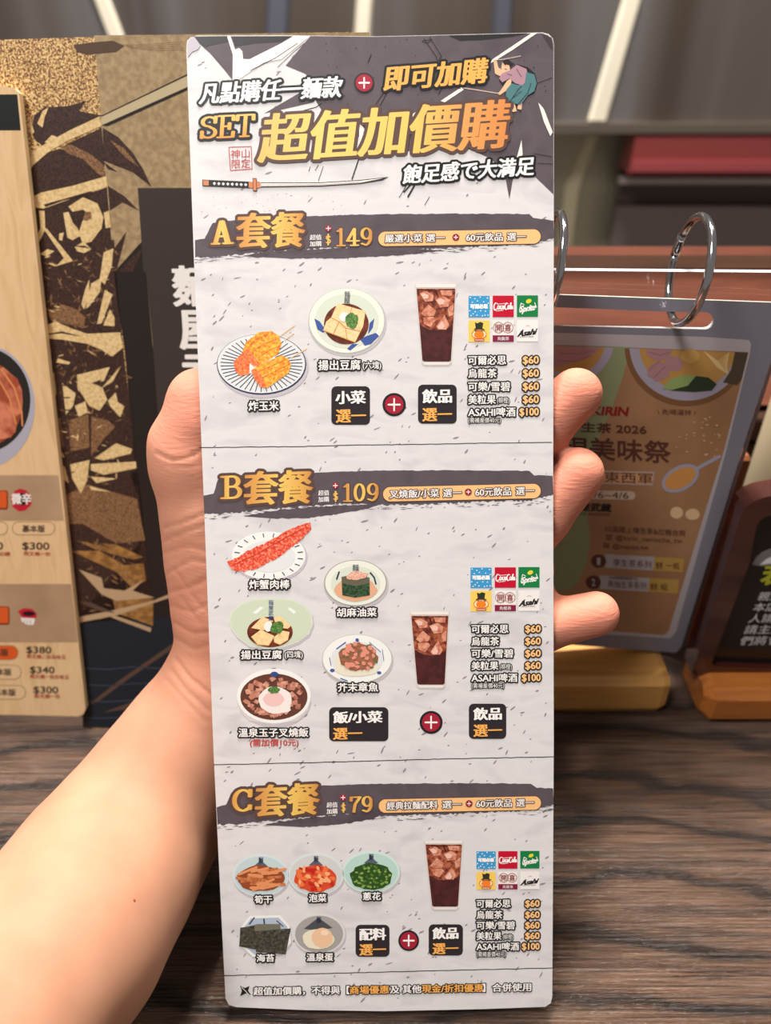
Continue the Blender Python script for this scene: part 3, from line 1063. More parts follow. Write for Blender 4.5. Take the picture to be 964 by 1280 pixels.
def splinters(n_, x0_, x1_, y0_, y1_, conv):
    out_ = []
    for k in range(n_):
        x, y, L, g = rw.uniform(x0_, x1_), rw.uniform(y0_, y1_), rw.uniform(5, 26), rw.uniform(-1.2, 1.9)
        w = L * rw.uniform(.12, .35)
        c_, s_ = math.cos(g), math.sin(g)
        out_.append(conv([(x + u * L * c_ - v * w * s_, y + u * L * s_ + v * w * c_) for u, v in ((-1, 0), (-.2, -1), (1, -.2), (.3, .8))]))
    return out_


tag(flat('grain_splinters', BP, [(splinters(150, 215, 560, 40, 560, C4) + splinters(90, 270, 620, 600, 1200, C4) + splinters(60, 410, 650, 330, 700, C5), brn, 4.5),
                                 (splinters(26, 215, 540, 60, 560, C4) + splinters(40, 250, 600, 620, 1200, C4), crm, 5.5)], cov, MO), kind='stuff')
gold = noise_mat('cover_gold_print', [(.4, (130, 90, 44)), (.6, (172, 124, 66))], 300, .42, (1, 3, 1), 3, 0, .4, .1)
flat('ground_print', BP, [
    ([C5(q) for q in ([(370, 330), (600, 380), (690, 412), (640, 422), (460, 372)], [(340, 380), (480, 380), (600, 450), (692, 440), (704, 522), (640, 562), (560, 480)], [(540, 600), (738, 610), (738, 742), (560, 680)],
                      [(490, 345), (560, 350), (690, 410), (600, 400)])], gold, 4),
    ([C5(q) for q in ([(380, 470), (490, 510), (500, 560), (600, 572), (692, 520), (640, 572), (745, 605), (560, 622), (490, 590)], [(370, 700), (520, 672), (740, 620), (865, 568), (865, 590), (560, 692), (370, 728)],
                      [(520, 680), (730, 752), (725, 772), (540, 702)])], ink('cover_branch', (186, 156, 120)), 5),
    ([C5(q) for q in ([(430, 1120), (560, 1015), (850, 815), (850, 840), (600, 1012), (470, 1110)], [(495, 1160), (645, 1105), (620, 1142)], [(365, 620), (440, 630), (560, 680), (480, 670)])], ink('cover_branch_dark', (92, 70, 58)), 5),
    ([C5(line([(400, 945 + 80 * k), (520, 952 + 78 * k), (640, 940 + 80 * k), (780, 948 + 70 * k)], 5)[j]) for k in range(4) for j in range(3)], ink('cover_wave', (64, 72, 86)), 5)], cov, MO)
wl = ink('cover_white', (240, 238, 232))
dl = ink('cover_black', (30, 27, 26))
for ch, bx_ in (('麵', (217, 333, 264, 333, 49)), ('屋', (225, 386, 272, 386, 50)), ('武', (230, 441, 277, 441, 50))):
    text('shop_lettering', BP, ch, bx_, wl, 4, cov, MO, wx=2.2, wy=1.2, slant=-4)

# cream price page, bound inside the book, a little in front of the cover
PP = Plane(BP.p + BP.n * .0035, BP.n)
cp = noise_mat('cream_page_print', [(.3, (208, 170, 122)), (.5, (226, 192, 146)), (.7, (216, 178, 130))], 30, .45, (6, 1, 1), 3, .8, .35)
page = [(-160, 105), (0, 107), (18, 110), (24, 116), (107, 886), (104, 893), (98, 895.5), (-150, 890)]
pg = MB().prism([PP.P(x, y) for x, y in page], -PP.n * .0030, 0, 1).build('page', [cp, mat('page_edge', (236, 206, 160), .5)], mbk, MO)
flat('page_band', PP, [([[(-150, 118), (21.5, 118), (26, 163), (-150, 163)]], ink('page_dark_band', (28, 32, 30)), 1)], pg, MO)
pbm = noise_mat('page_brown_band', [(.3, (158, 128, 98)), (.6, (182, 150, 118))], 40, .45)
flat('page_band', PP, [([[(-150, 594), (73, 594), (80, 651), (-150, 651)]], pbm, 1)], pg, MO)
flat('page_band', PP, [([[(-150, 730), (89, 730), (97.5, 803), (-150, 803)]], pbm, 1)], pg, MO)
bowl = flat('bowl_picture', PP, [
    ([[q for q in ell(-20, 508, 63.5, 77, 60)]], ink('page_bowl_side', (172, 170, 182)), 2), ([ell(-22, 500, 60, 66, 60)], ink('page_bowl_rim', (42, 38, 34)), 3),
    ([ell(-24, 505, 52, 55, 60)], ink('page_soup', (150, 70, 44)), 4),
    ([blob(8, 492, 19, 33, 14, .1, -14), blob(0, 530, 20, 20, 14, .1)], noise_mat('page_meat', [(.4, (160, 72, 48)), (.6, (214, 128, 96))], 160, .4), 5),
    (line([(2, 462), (18, 485), (27, 515), (28, 532)], 2.4) + line([(-4, 470), (12, 498), (20, 530)], 2), ink('page_meat_edge', (214, 140, 84)), 6)], pg, MO)
lr = ink('page_lip_red', (190, 32, 52))
lbk = ink('page_lip_black', (40, 18, 22))
lw = ink('page_lip_white', (236, 226, 220))
flat('lips_picture', PP, [([[(13, 622), (18, 614), (25, 610.5), (33, 613), (40, 622), (39, 631), (32, 638), (24, 639.5), (16, 634)]], lr, 2), ([ell(27, 624, 11, 7.5)], lbk, 3),
                          (text_polys('微辛', (14.5, 617, 39, 617, 13), wx=.6, wy=.4)[0], lw, 4)], pg, MO)
flat('lips_picture', PP, [([[(22, 764), (30, 760), (40, 761), (46, 767), (45, 773), (35, 776), (27, 771)]], lr, 2), ([ell(36, 767, 8, 3)], lbk, 3), ([[(26, 772), (44, 773), (42, 781), (34, 781), (27, 777)]], lw, 3),
                          (line([(30, 775), (30, 779)], .6) + line([(34, 775), (34, 780)], .6) + line([(38, 775), (38, 780)], .6), lbk, 4)], pg, MO)
tg = ink('page_tag_orange', (214, 90, 36))
flat('orange_tag', PP, [([rrect(-30, 613, 10, 637, 3)], ink('page_tag_edge', (120, 44, 24)), 2), ([rrect(-30, 614, 8.5, 635, 2)], tg, 3)], pg, MO)
flat('orange_tag', PP, [([rrect(-30, 758, 12, 781, 3)], ink('page_tag_edge', (120, 44, 24)), 2), ([rrect(-30, 759, 10.5, 779, 2)], tg, 3)], pg, MO)
pe = ink('page_pill_line', (160, 122, 82))
pf = ink('page_pill_fill', (224, 190, 146))
pk = ink('page_ink', (70, 52, 40))
prd = ink('page_red_ink', (170, 62, 44))
for (xa_, ya2, xb_, yb2, tx, fl) in ((15, 652, 69, 669, '基本版', None), (-40, 652, 10, 669, '', None), (-40, 806.5, 23, 825, '濃厚版', tg), (-40, 831, 27, 849.5, '基本版', None), (-40, 856.5, 32.5, 874.5, '基本版', None)):
    r2 = (yb2 - ya2) / 2
    pr = [(pen([((xa_ + r2, ya2 + r2), (xb_ - r2, ya2 + r2))], r2, r2, 24), pe, 2), (pen([((xa_ + r2, ya2 + r2), (xb_ - r2, ya2 + r2))], r2 - .9, r2 - .9, 24), fl or pf, 3)]
    if tx:
        c_ = (xa_ + xb_) / 2 if xa_ > 0 else xb_ - 27
        pr.append((text_polys(tx, (c_ - 14, ya2 + 4.5, c_ + 14, ya2 + 4.8, 8.5), wx=.3, wy=.3)[0], pk, 4))
    flat('option_pill', PP, pr, pg, MO)
for tx, bx_ in (('$300', (28, 677.8, 61.5, 678.2, 8.8)), ('$380', (33, 808, 64, 808.5, 8.2)), ('$340', (37.5, 833, 68, 833.4, 8.2)), ('$300', (42, 858, 72.6, 858.4, 8.2)), ('0', (-4, 677.8, 3.5, 677.8, 8.8))):
    text('price_lettering', PP, tx, bx_, pk, 3, pg, MO, wx=.25, wy=.25)
for tx, bx_ in (('附叉燒一份', (30, 689.5, 63, 690, 5)), ('附加蛋', (-12, 689.5, 13, 690, 5)), ('附叉燒二份及味玉', (34, 818, 82, 819, 5)), ('附叉燒一份及味玉', (38, 843, 86, 844, 5)), ('附叉燒一份', (43.5, 867.6, 75, 868, 5))):
    text('note_lettering', PP, tx, bx_, prd, 3, pg, MO, wx=.1, wy=.1)

# ================================================================== THE MENU CARD
Q = [(232, 43), (693, 40.5), (690.5, 1261), (282.5, 1259)]
R4 = [ray(*q) for q in Q]
M3 = np.array([[-R4[1].x, R4[2].x, -R4[3].x], [-R4[1].y, R4[2].y, -R4[3].y], [-R4[1].z, R4[2].z, -R4[3].z]])
lam_ = np.linalg.solve(M3, -np.array(R4[0]))
L4 = [1.0, *lam_]
P4 = [R4[i] * float(L4[i]) for i in range(4)]
sc_ = 0.100 / (((P4[1] - P4[0]).length + (P4[2] - P4[3]).length) / 2)
P4 = [CAM + p * sc_ for p in P4]
CP = Plane(P4[0], (P4[1] - P4[0]).cross(P4[3] - P4[0]))
print('CARD corners', [tuple(round(v, 4) for v in p) for p in P4], 'height', (P4[3] - P4[0]).length, 'angle', math.degrees((P4[1] - P4[0]).angle(P4[3] - P4[0])), 'depths', [round((p - CAM).dot(FWD), 4) for p in P4])
CO = (P4[2] + P4[3]) / 2
mc_paper = noise_mat('card_paper', [(.3, (196, 193, 195)), (.5, (212, 209, 209)), (.7, (204, 202, 203))], 60, .48, (1, 1, 3), 5, .6, .3, .0, .10, 0, (0, .6, 0), .0003)
cedge = mat('card_edge', (58, 52, 50), .6)
outl = [(246, 44.5), (350, 44), (470, 45.5), (560, 43.5), (678, 40.5)] + [(686, 42.5), (691, 47.5), (692.6, 55)] + [(692.4, 300), (691.6, 600), (692.4, 930), (690.5, 1246)] + [(688.5, 1254), (682, 1258.5)] + \
       [(600, 1261.5), (480, 1264), (380, 1262.5), (296, 1259)] + [(286, 1256), (282, 1248)] + [(277.5, 1160), (267, 940), (254.6, 620), (242.3, 320), (233, 62)] + [(234, 51), (238.5, 46.5)]
fr = [CP.P(x, y) for x, y in outl]
CARD_T = .0009
card = MB()
card.prism([p for p in fr], -CP.n * CARD_T, 0, 1)
mc = card.build('menu_card', [mc_paper, cedge], None, O0)
# keep its origin at the card's foot
for v_ in mc.data.vertices:
    v_.co -= CO
mc.location = CO
tag(mc, 'tall white set menu card with three priced meal sections, held upright in the hand', 'menu')


def CF(name, parts, parent=None):
    return flat(name, CP, parts, parent or mc, CO)


def CT(name, body, box, fill, lay, parent=None, **kw):
    return text(name, CP, body, box, fill, lay, parent or mc, CO, **kw)


DARK = noise_mat('ink_plum', [(.3, (74, 66, 72)), (.5, (88, 78, 84)), (.7, (80, 71, 77))], 90, .5, (1, 1, 1), 5, .3, .25)
INK = ink('ink_black', (34, 32, 34), .38)
OUT = ink('ink_outline', (22, 24, 27), .38)
WHT = ink('ink_white', (236, 232, 228), .4)
CREAM = ink('ink_header_white', (232, 224, 214), .4)
ORG = ink('ink_orange', (236, 168, 84), .4)
PEACH = ink('ink_peach', (236, 184, 124), .4)
REDM = ink('ink_red', (158, 32, 52), .4)
REDT = ink('ink_red_text', (186, 70, 66), .4)
BRN = ink('ink_brown', (88, 66, 60), .4)
SPK = ink('ink_speck', (138, 131, 138), .45)
GOLD = grad_mat('ink_gold', [(0, (196, 130, 70)), (.22, (212, 156, 80)), (.5, (228, 190, 98)), (.8, (216, 164, 80)), (1, (186, 118, 64))], 'X')
GOLDH = grad_mat('ink_gold_headline', [(0, (214, 176, 96)), (.25, (226, 196, 104)), (.62, (224, 188, 96)), (.8, (216, 152, 84)), (1, (206, 128, 66))], 'X')
SETG = grad_mat('ink_gold_set', [(0, (222, 136, 40)), (.5, (240, 164, 66)), (1, (246, 190, 104))], 'Z')

# paper flecks: countless
rf = random.Random(11)
fl = []
for k in range(680):
    y = rf.uniform(300, 1250) if k > 90 else rf.uniform(60, 300)
    xl_ = 236 + (y - 60) * .0385
    x = rf.uniform(xl_ + 3, 688)
    L = rf.choice((1.2, 1.6, 2.0, 2.8, 3.6, 4.6)) * rf.uniform(.7, 1.15)
    g = math.radians(rf.uniform(-70, -10))
    w_ = rf.uniform(.5, 1.0) if L < 2.2 else rf.uniform(.7, 1.4)
    c_, s_ = math.cos(g), math.sin(g)
    fl.append([(x + u * L * c_ - v * w_ * s_, y + u * L * s_ + v * w_ * c_) for u, v in ((-1, -.2), (-.3, -1), (.8, -.5), (1, .3), (.2, 1), (-.7, .6))])
ff = CF('paper_flecks', [(fl, SPK, .5)])
tag(ff, kind='stuff')

# ---- header art
hd = CF('header_artwork', [
    ([[(241, 45.5), (284, 45), (288, 55), (291, 67), (290.5, 100), (281, 88), (262, 66), (255, 60)], [(288, 45.3), (366, 45), (345, 58), (312, 74), (302, 73), (301, 63), (296, 62), (293, 72)],
      [(388, 45), (357, 82), (381, 92), (398, 106), (391, 118), (396, 128), (404, 141), (420, 150), (440, 158), (455, 180), (500, 190), (560, 184), (585, 186), (611, 197), (630, 213), (637, 249), (643, 214), (652, 207), (668, 220), (692, 243), (692.2, 55), (690, 47), (678, 41.5), (560, 44), (470, 46)],
      [(330, 142), (395, 104), (402, 116), (392, 128)]], DARK, 1),
    ([[(243, 46), (285, 45.5), (287, 52), (262, 57), (258, 59), (249, 55)], [(290, 45.6), (365, 45.2), (352, 52), (320, 54), (294, 58)], [(560, 44.2), (612, 42.7), (660, 41.4), (640, 46), (600, 50), (575, 51)]], INK, 2),
    ([[(652, 175), (646.5, 196), (648, 204), (653.5, 193)], [(673, 128), (680, 136), (691, 165), (688, 170), (680, 152)], [(665, 41.2), (672, 41), (640, 63), (612, 80), (616, 74)], [(577, 109), (580, 112), (556, 128), (551, 126)],
      [(284, 46), (288.5, 46), (294, 62), (299, 60), (303, 64), (304, 74), (312, 74), (364, 48), (386, 46), (352, 74), (330, 78), (298, 100), (292, 100), (291, 68)],
      [(449, 150), (456, 162), (452, 182), (449, 170)], [(515, 143), (520, 140), (512, 168), (508, 182)]], CREAM, 3),
    (line([(313, 88), (345, 72), (372, 54)], .9) + line([(347, 84), (366, 66), (380, 54)], .7), DARK, 4),
    (line([(530, 48), (545, 70), (556, 104), (548, 118)], .9) + line([(537, 46), (552, 70), (548, 76)], .9) + line([(460, 78), (464, 68)], 1.2) + line([(468, 133), (482, 112)], .8) + line([(474, 134), (486, 112)], .8) +
     line([(668, 192), (690, 196)], .8) + line([(672, 204), (691, 205)], .7) + line([(672, 104), (690, 97)], .8) + line([(452, 178), (448, 200), (440, 224)], 1.4) +
     line([(505, 240), (514, 230), (517, 222)], 1.8) + line([(510, 246), (518, 232)], 2.0) + line([(499, 247), (508, 232)], .7) + line([(531, 256), (537, 246)], .7) +
     line([(380, 138), (395, 134), (402, 129)], 1.1) + line([(398, 226), (404, 208)], .6) + line([(386, 214), (388, 208)], .6) + line([(394, 213), (398, 206)], .6) + line([(528, 51), (540, 49), (534, 54), (528, 52)], .8), INK, 4)])
rs = random.Random(5)
CF('ink_spatter', [([blob(rs.uniform(400, 688), rs.uniform(48, 180), s_, s_ * .7, 6, .2, 0, rs) for s_ in [rs.uniform(.3, 1.0) for k in range(110)]] + [blob(rs.uniform(248, 460), rs.uniform(240, 268), s_, s_ * .7, 6, .2, 0, rs) for s_ in [rs.uniform(.2, .6) for k in range(50)]], INK, 4)])
CF('worn_corner', [([[(234, 60), (235, 51.5), (239, 47), (243, 46), (251, 57), (247, 62), (240, 65), (234.5, 72)]], ink('worn_card_grey', (176, 170, 180), .35), 5)])
CF('worn_corner', [([[(677, 42), (685, 44), (689.5, 49), (690.8, 62), (687, 56), (683, 49)]], ink('worn_card_dark', (64, 52, 52), .35), 5)])

CT('line_lettering', '凡點購任一麵款', (251, 104, 427.5, 95, 26), WHT, 6, outline=OUT, ow=3.0, wx=1.0, wy=.35, slant=4)


def plus(name, cx, cy, R, r, arm, lay=6, rim=INK, parent=None, w=2.2):
    return CF(name, [([ell(cx, cy, R)], rim, lay), ([ell(cx, cy, r)], REDM, lay + 1), (line([(cx - arm, cy), (cx + arm, cy)], w) + line([(cx, cy - arm), (cx, cy + arm)], w), WHT, lay + 2)], parent)


plus('plus_mark', 455.3, 103.5, 12.6, 10.6, 6.2)
CT('line_lettering', '即可加購', (482, 83, 609, 72, 31), ORG, 6, outline=OUT, ow=3.2, wx=1.4, wy=.5, slant=4)
CT('set_lettering', 'SET', (250.5, 145, 319, 142, 29), SETG, 6, outline=OUT, ow=3.4, serif=True, wx=2.5, wy=1.1, slant=2)
CT('headline_lettering', '超值加價購', (327, 143, 635, 124, 60), GOLDH, 8, outline=BRN, ow=4.2, wx=2.3, wy=.7, slant=8, res=5)
CF('seal_stamp', [(line([(286, 184), (314, 183), (315, 211), (288, 213)], .9, True), REDT, 6), (text_polys('神山', (288.5, 187, 312, 186, 11))[0] + text_polys('限定', (289.5, 199.5, 313, 198.5, 11))[0], REDT, 6)])
CT('line_lettering', '飽足感で大満足', (504.5, 207, 668, 195.5, 23), WHT, 6, outline=OUT, ow=3.0, wx=.9, wy=.4, slant=3)
# printed katana
kt = CF('katana_picture', [
    ([[(325, 228), (400, 228), (450, 225), (486, 221), (478, 225.5), (450, 229.8), (400, 233), (325, 234)]], INK, 6), ([[(325, 229), (400, 229), (450, 226), (481, 222.4), (450, 228.6), (400, 231.8), (325, 232.8)]], CREAM, 7),
    (line([(326, 231), (400, 230.6), (450, 227.6)], .5), SPK, 8),
    ([[(253, 224.5), (313, 227), (313, 235), (253, 232.5)]], INK, 6), ([[(254, 225.3), (261, 225.6), (261, 231.9), (254, 231.6)], [(320, 226), (326.5, 228), (326.5, 234), (320, 235.5)], [(316, 223), (320.5, 223), (320.8, 238.5), (316.4, 238.3)], [(311, 227), (317, 227.5), (317, 235), (311, 234.6)]], ink('ink_copper', (196, 124, 84)), 7),
    (line([(316, 223), (320.5, 223), (320.8, 238.5), (316.4, 238.3)], .7, True), INK, 8),
    ([[(266 + 5.6 * k, 229.2 + .22 * k), (268 + 5.6 * k, 227.4 + .22 * k), (270 + 5.6 * k, 229.3 + .22 * k), (268 + 5.6 * k, 231.4 + .22 * k)] for k in range(8)], WHT, 7)])
# leaping swordsman, small print
skin_i = ink('ink_skin', (226, 176, 140))
mau = ink('ink_mauve', (166, 128, 140))
tea = ink('ink_teal', (74, 116, 120))
CF('swordsman_picture', [
    ([[(636, 88), (646, 80), (660, 84), (669, 92), (672, 104), (668, 116), (660, 120), (650, 132), (640, 132), (630, 126), (632, 112), (624, 100), (624, 92)]], INK, 5),
    ([[(617, 76), (621, 75), (623, 84), (630, 90), (627, 96), (619, 92)], [(628, 78), (637, 82), (638, 92), (630, 96), (626, 90)], [(640, 97), (634, 101), (626, 113), (622, 117), (625, 119), (632, 114), (639, 105)], [(637, 122), (644, 131), (646, 139), (641, 140), (638, 134)], [(648, 129), (653, 128), (652, 137), (647, 136)]], skin_i, 6),
    ([[(637, 88), (646, 81), (658, 86), (661, 96), (654, 107), (644, 104), (637, 98), (628, 103), (624, 98), (627, 92)]], mau, 7),
    ([[(658, 90), (668, 93), (671, 104), (668, 114), (660, 119), (651, 131), (642, 129), (632, 124), (633, 112), (640, 104), (646, 106), (656, 106)]], tea, 8),
    ([[(628, 77), (634, 73), (640, 78), (644, 80), (638, 83), (636, 80), (631, 81)]], INK, 8),
    (line([(637, 128), (648, 112), (652, 108)], .8) + line([(648, 130), (660, 116), (664, 104)], .8) + line([(642, 122), (652, 114)], .6) + line([(646, 86), (652, 96)], .6) + line([(634, 92), (640, 94)], .6) + line([(631, 86), (634, 87)], .7), INK, 9),
    (line([(617, 75), (630, 74), (651, 70)], .9) + line([(580, 110), (600, 113), (625, 117)], 1.1), ink('ink_sword_edge', (200, 176, 160)), 9)])


# ---- the three section banners
def banner(body, edge_top, bottom, lens, A, cj, tiny, pl, dol, num, numbox, pillc, words, rnd):
    up_ = rag(edge_top, .5, 5, rnd)
    lo_ = rag(bottom, 1.3, 2.6, rnd)
    drops = []
    for k in range(90):
        t = rnd.random()
        i = min(len(bottom) - 2, int(t * (len(bottom) - 1)))
        u = t * (len(bottom) - 1) - i
        bx_ = bottom[i][0] + (bottom[i + 1][0] - bottom[i][0]) * u
        by_ = bottom[i][1] + (bottom[i + 1][1] - bottom[i][1]) * u
        ww = rnd.uniform(1.5, 7)
        yy = by_ + rnd.uniform(.5, 6.5)
        drops.append([(bx_ - ww, yy), (bx_, yy - rnd.uniform(.2, .7)), (bx_ + ww, yy - .3), (bx_, yy + rnd.uniform(.1, .5))])
    lp = rag(lens, .7, 3, rnd)
    bn = CF('section_banner', [([up_ + lo_, lp], DARK, 1), (drops, DARK, 2)])
    for ch, bx_, sf in ((body, A, True),):
        CT('section_letter', ch, bx_, GOLD, 4, bn, outline=BRN, ow=3.6, serif=True, wx=3.0, wy=1.3)
    CT('section_lettering', '套餐', cj, GOLD, 4, bn, outline=BRN, ow=3.6, wx=2.0, wy=.7, slant=2, res=4)
    x0_, y0_, x1_ = tiny
    CF('value_lettering', [(text_polys('超值', (x0_, y0_, x1_, y0_ - .4, 6.6), wx=.15)[0] + text_polys('加購', (x0_, y0_ + 8, x1_, y0_ + 7.6, 6.6), wx=.15)[0], WHT, 4)], bn)
    plus('small_plus', pl[0], pl[1], 3.9, 3.6, 2.5, 4, REDM, bn, 1.1)
    CT('price_lettering', '$', dol, GOLD, 4, bn, serif=True, wx=1.0, wy=.7)
    CT('price_lettering', num, numbox, GOLD, 4, bn, outline=BRN, ow=1.2, serif=True, wx=2.0, wy=.9)
    (ax, ay), (bx2, by2), rr_ = pillc
    pb_ = CF('offer_strip', [(pen([((ax, ay), (bx2, by2))], rr_ + 1.0, rr_ + 1.0, 28), BRN, 3), (pen([((ax, ay), (bx2, by2))], rr_, rr_, 28), PEACH, 4)], bn)
    for tx, bx_ in words[0]:
        CT('offer_lettering', tx, bx_, WHT, 6, bn, outline=BRN, ow=1.1, wx=.25, wy=.05)
    plus('small_plus', words[1][0], words[1][1], 4.4, 3.8, 2.2, 6, BRN, bn, 1.0)
    return bn


ra = random.Random(21)
banner('A', [(244, 300), (256, 298), (262, 286), (266, 279), (300, 274), (395, 270), (450, 268), (560, 267), (662, 267.5), (667, 272), (692, 276)],
       [(692, 298), (660, 305), (600, 308), (540, 311), (470, 314), (420, 309), (380, 312), (320, 316), (270, 321), (244, 322)],
       [(300, 320), (340, 314), (420, 310), (500, 310), (560, 313), (500, 319), (430, 323), (360, 323)],
       (263, 276, 293, 275, 30), (297, 267, 380, 265, 43), (387.5, 293.5, 402), (410.5, 285.5), (407, 293, 414, 293, 13), '149', (420, 285, 465.5, 284, 23), ((482, 298.6), (667, 295.6), 9.0),
       ((('嚴選小菜', (481.5, 293.2, 528, 292.4, 10)), ('選一', (533, 292.4, 556, 292, 10)), ('60元飲品', (583, 291.8, 628.5, 291, 10)), ('選一', (634, 291, 657.5, 290.6, 10))), (570, 296.6)), ra)
banner('B', [(254.5, 620), (267, 617), (271, 604), (274, 595), (310, 593), (392, 591), (460, 588.5), (580, 587.6), (662, 588.6), (668, 594), (691, 595)],
       [(691, 618), (662, 626), (600, 627), (540, 630), (480, 631), (430, 629), (380, 633), (330, 637), (290, 641), (255.5, 643)],
       [(305, 645), (350, 637), (420, 632), (475, 630), (460, 636), (420, 643), (380, 648), (340, 648)],
       (275, 595, 303, 594, 29), (306, 590, 389.6, 587.5, 41), (398, 613, 411.5), (419.4, 607), (416.5, 614.5, 423, 614.5, 12), '109', (428.5, 604.4, 473.5, 603.4, 23), ((488, 617.8), (667, 613.8), 9.0),
       ((('叉燒飯/小菜', (487, 612.6, 549, 611, 10.4)), ('選一', (554, 611.2, 577, 610.6, 10.4)), ('60元飲品', (594.5, 610, 639, 608.8, 10.4)), ('選一', (645, 608.6, 668, 608, 10.4))), (585.5, 615)), ra)
banner('C', [(271, 1009), (283, 1006), (288, 993), (294, 986), (330, 984), (400, 982), (470, 979.6), (580, 979), (664, 979.6), (671, 984.5), (691.5, 985.5)],
       [(691.5, 1006), (665, 1013), (600, 1016), (540, 1018), (480, 1020), (440, 1018), (390, 1021), (340, 1026), (300, 1030), (272, 1031)],
       [(330, 1031), (370, 1024), (430, 1018), (480, 1016), (465, 1024), (430, 1030), (380, 1034)],
       (290, 987, 316, 986, 28), (320, 982, 398, 978.5, 39), (408.5, 1003, 422), (429, 997), (426.5, 1004, 432.5, 1004, 11), '79', (437, 995.4, 466, 994.6, 20.5), ((482, 1007.6), (668, 1003.8), 8.4),
       ((('經典拉麵配料', (483.7, 1002.4, 547, 1000.8, 10)), ('選一', (553, 1000.8, 577, 1000.2, 10)), ('60元飲品', (595.7, 999.6, 640, 998.6, 10)), ('選一', (645.5, 998.6, 667.5, 998, 10))), (586.5, 1004.6)), ra)
# section rules
rl = random.Random(2)
for pts in ([(249, 559.5), (380, 558), (430, 556.5), (520, 555.5), (600, 554), (690, 553)], [(267, 956), (400, 953), (560, 948.5), (694, 946)], [(280, 1219.5), (420, 1216.5), (560, 1213), (691, 1210)]):
    dots = [blob(pts[0][0] + rl.random() * (pts[-1][0] - pts[0][0]), pts[0][1] + 1 + rl.uniform(-.8, .8), rl.uniform(1, 4), .3, 6, .1, 0, rl) for k in range(0)]
    CF('section_rule', [(line(rag(pts, .25, 6, rl), 1.0) + dots, INK, 1)])


# ---- captions, badges
def caption(body, x0_, y0_, x1_, y1_, dy=0, small=None, red_=None):
    h = (y1_ - y0_)
    o = CT('caption', body, (x0_, y0_ + .4, x1_, y0_ + dy, h), WHT, 7, outline=INK, ow=1.9, wx=.3, wy=.2)
    if small:
        b_, sx0, sy0, sx1, sy1 = small
        CT('caption', b_, (sx0, sy0, sx1, sy0, sy1 - sy0), WHT, 7, outline=INK, ow=1.4, wx=.1, wy=.1)
    return o


caption('炸玉米', 311, 501, 348.3, 513)
caption('揚出豆腐', 398, 450, 450.4, 462.4, -.4, ('(六塊)', 453.6, 451.5, 476.5, 461))
caption('炸蟹肉棒', 311.6, 724.6, 362, 736)
caption('胡麻油菜', 421.3, 759.7, 470.7, 770.6)
caption('揚出豆腐', 301.3, 812.8, 352, 823.6, 0, ('(四塊)', 356, 813.6, 378.4, 822.3))
caption('芥末章魚', 422.3, 853.4, 472.6, 864.2)
caption('溫泉玉子叉燒飯', 298.4, 910, 385.3, 920.8)
CT('caption', '(需加價10元)', (312.5, 924, 373, 923.6, 9), REDT, 7, wx=.2, wy=.15)
caption('筍干', 318.5, 1119.2, 340, 1128.9)
caption('泡菜', 386.3, 1117.4, 408, 1127.2)
caption('蔥花', 453.8, 1115.3, 475.9, 1124.8)
caption('海苔', 321, 1192.6, 342.7, 1202)
caption('溫泉蛋', 383.6, 1191.4, 416.3, 1201)


def badge(x0_, y0_, x1_, y1_, t1, b1, t2, b2):
    bd = CF('choice_badge', [([rrect(x0_, y0_, x1_, y1_, 6)], ink('ink_badge', (44, 38, 42)), 2)])
    CT('badge_lettering', t1, (b1[0], b1[1] + .5, b1[2], b1[1] - .3, b1[3] - b1[1]), WHT, 4, bd, wx=.9, wy=.3)
    CT('badge_lettering', t2, (b2[0], b2[1] + .5, b2[2], b2[1] - .3, b2[3] - b2[1]), ORG, 4, bd, wx=.8, wy=.2)


badge(414.3, 482.8, 462.6, 531, '小菜', (420, 488.5, 456.6, 504.5), '選一', (420.5, 511, 457, 528))
badge(522.6, 480.8, 571, 529.6, '飲品', (528.6, 486.6, 564.4, 503.4), '選一', (528.6, 509.3, 564.6, 526.3))
badge(411.5, 884, 485.6, 926.6, '飯/小菜', (417, 889, 477.5, 903.4), '選一', (417, 909.2, 452.3, 924.2))
badge(586.2, 879.6, 633, 923.6, '飲品', (592.5, 884.6, 626.8, 899.6), '選一', (592.5, 905, 627.3, 920.6))
badge(444.6, 1156, 487, 1196, '配料', (450, 1160.4, 482, 1175), '選一', (450, 1179.6, 482, 1194))
badge(536, 1155.4, 578.8, 1194.4, '飲品', (541.4, 1159.4, 572.5, 1173.4), '選一', (541.4, 1178.4, 572.5, 1192.4))
plus('plus_mark', 492.8, 505.8, 14.6, 11.6, 7.2, 2)
plus('plus_mark', 539, 903, 14.4, 11.4, 7.2, 2)
plus('plus_mark', 511, 1175.8, 13.0, 10.6, 6.4, 2)


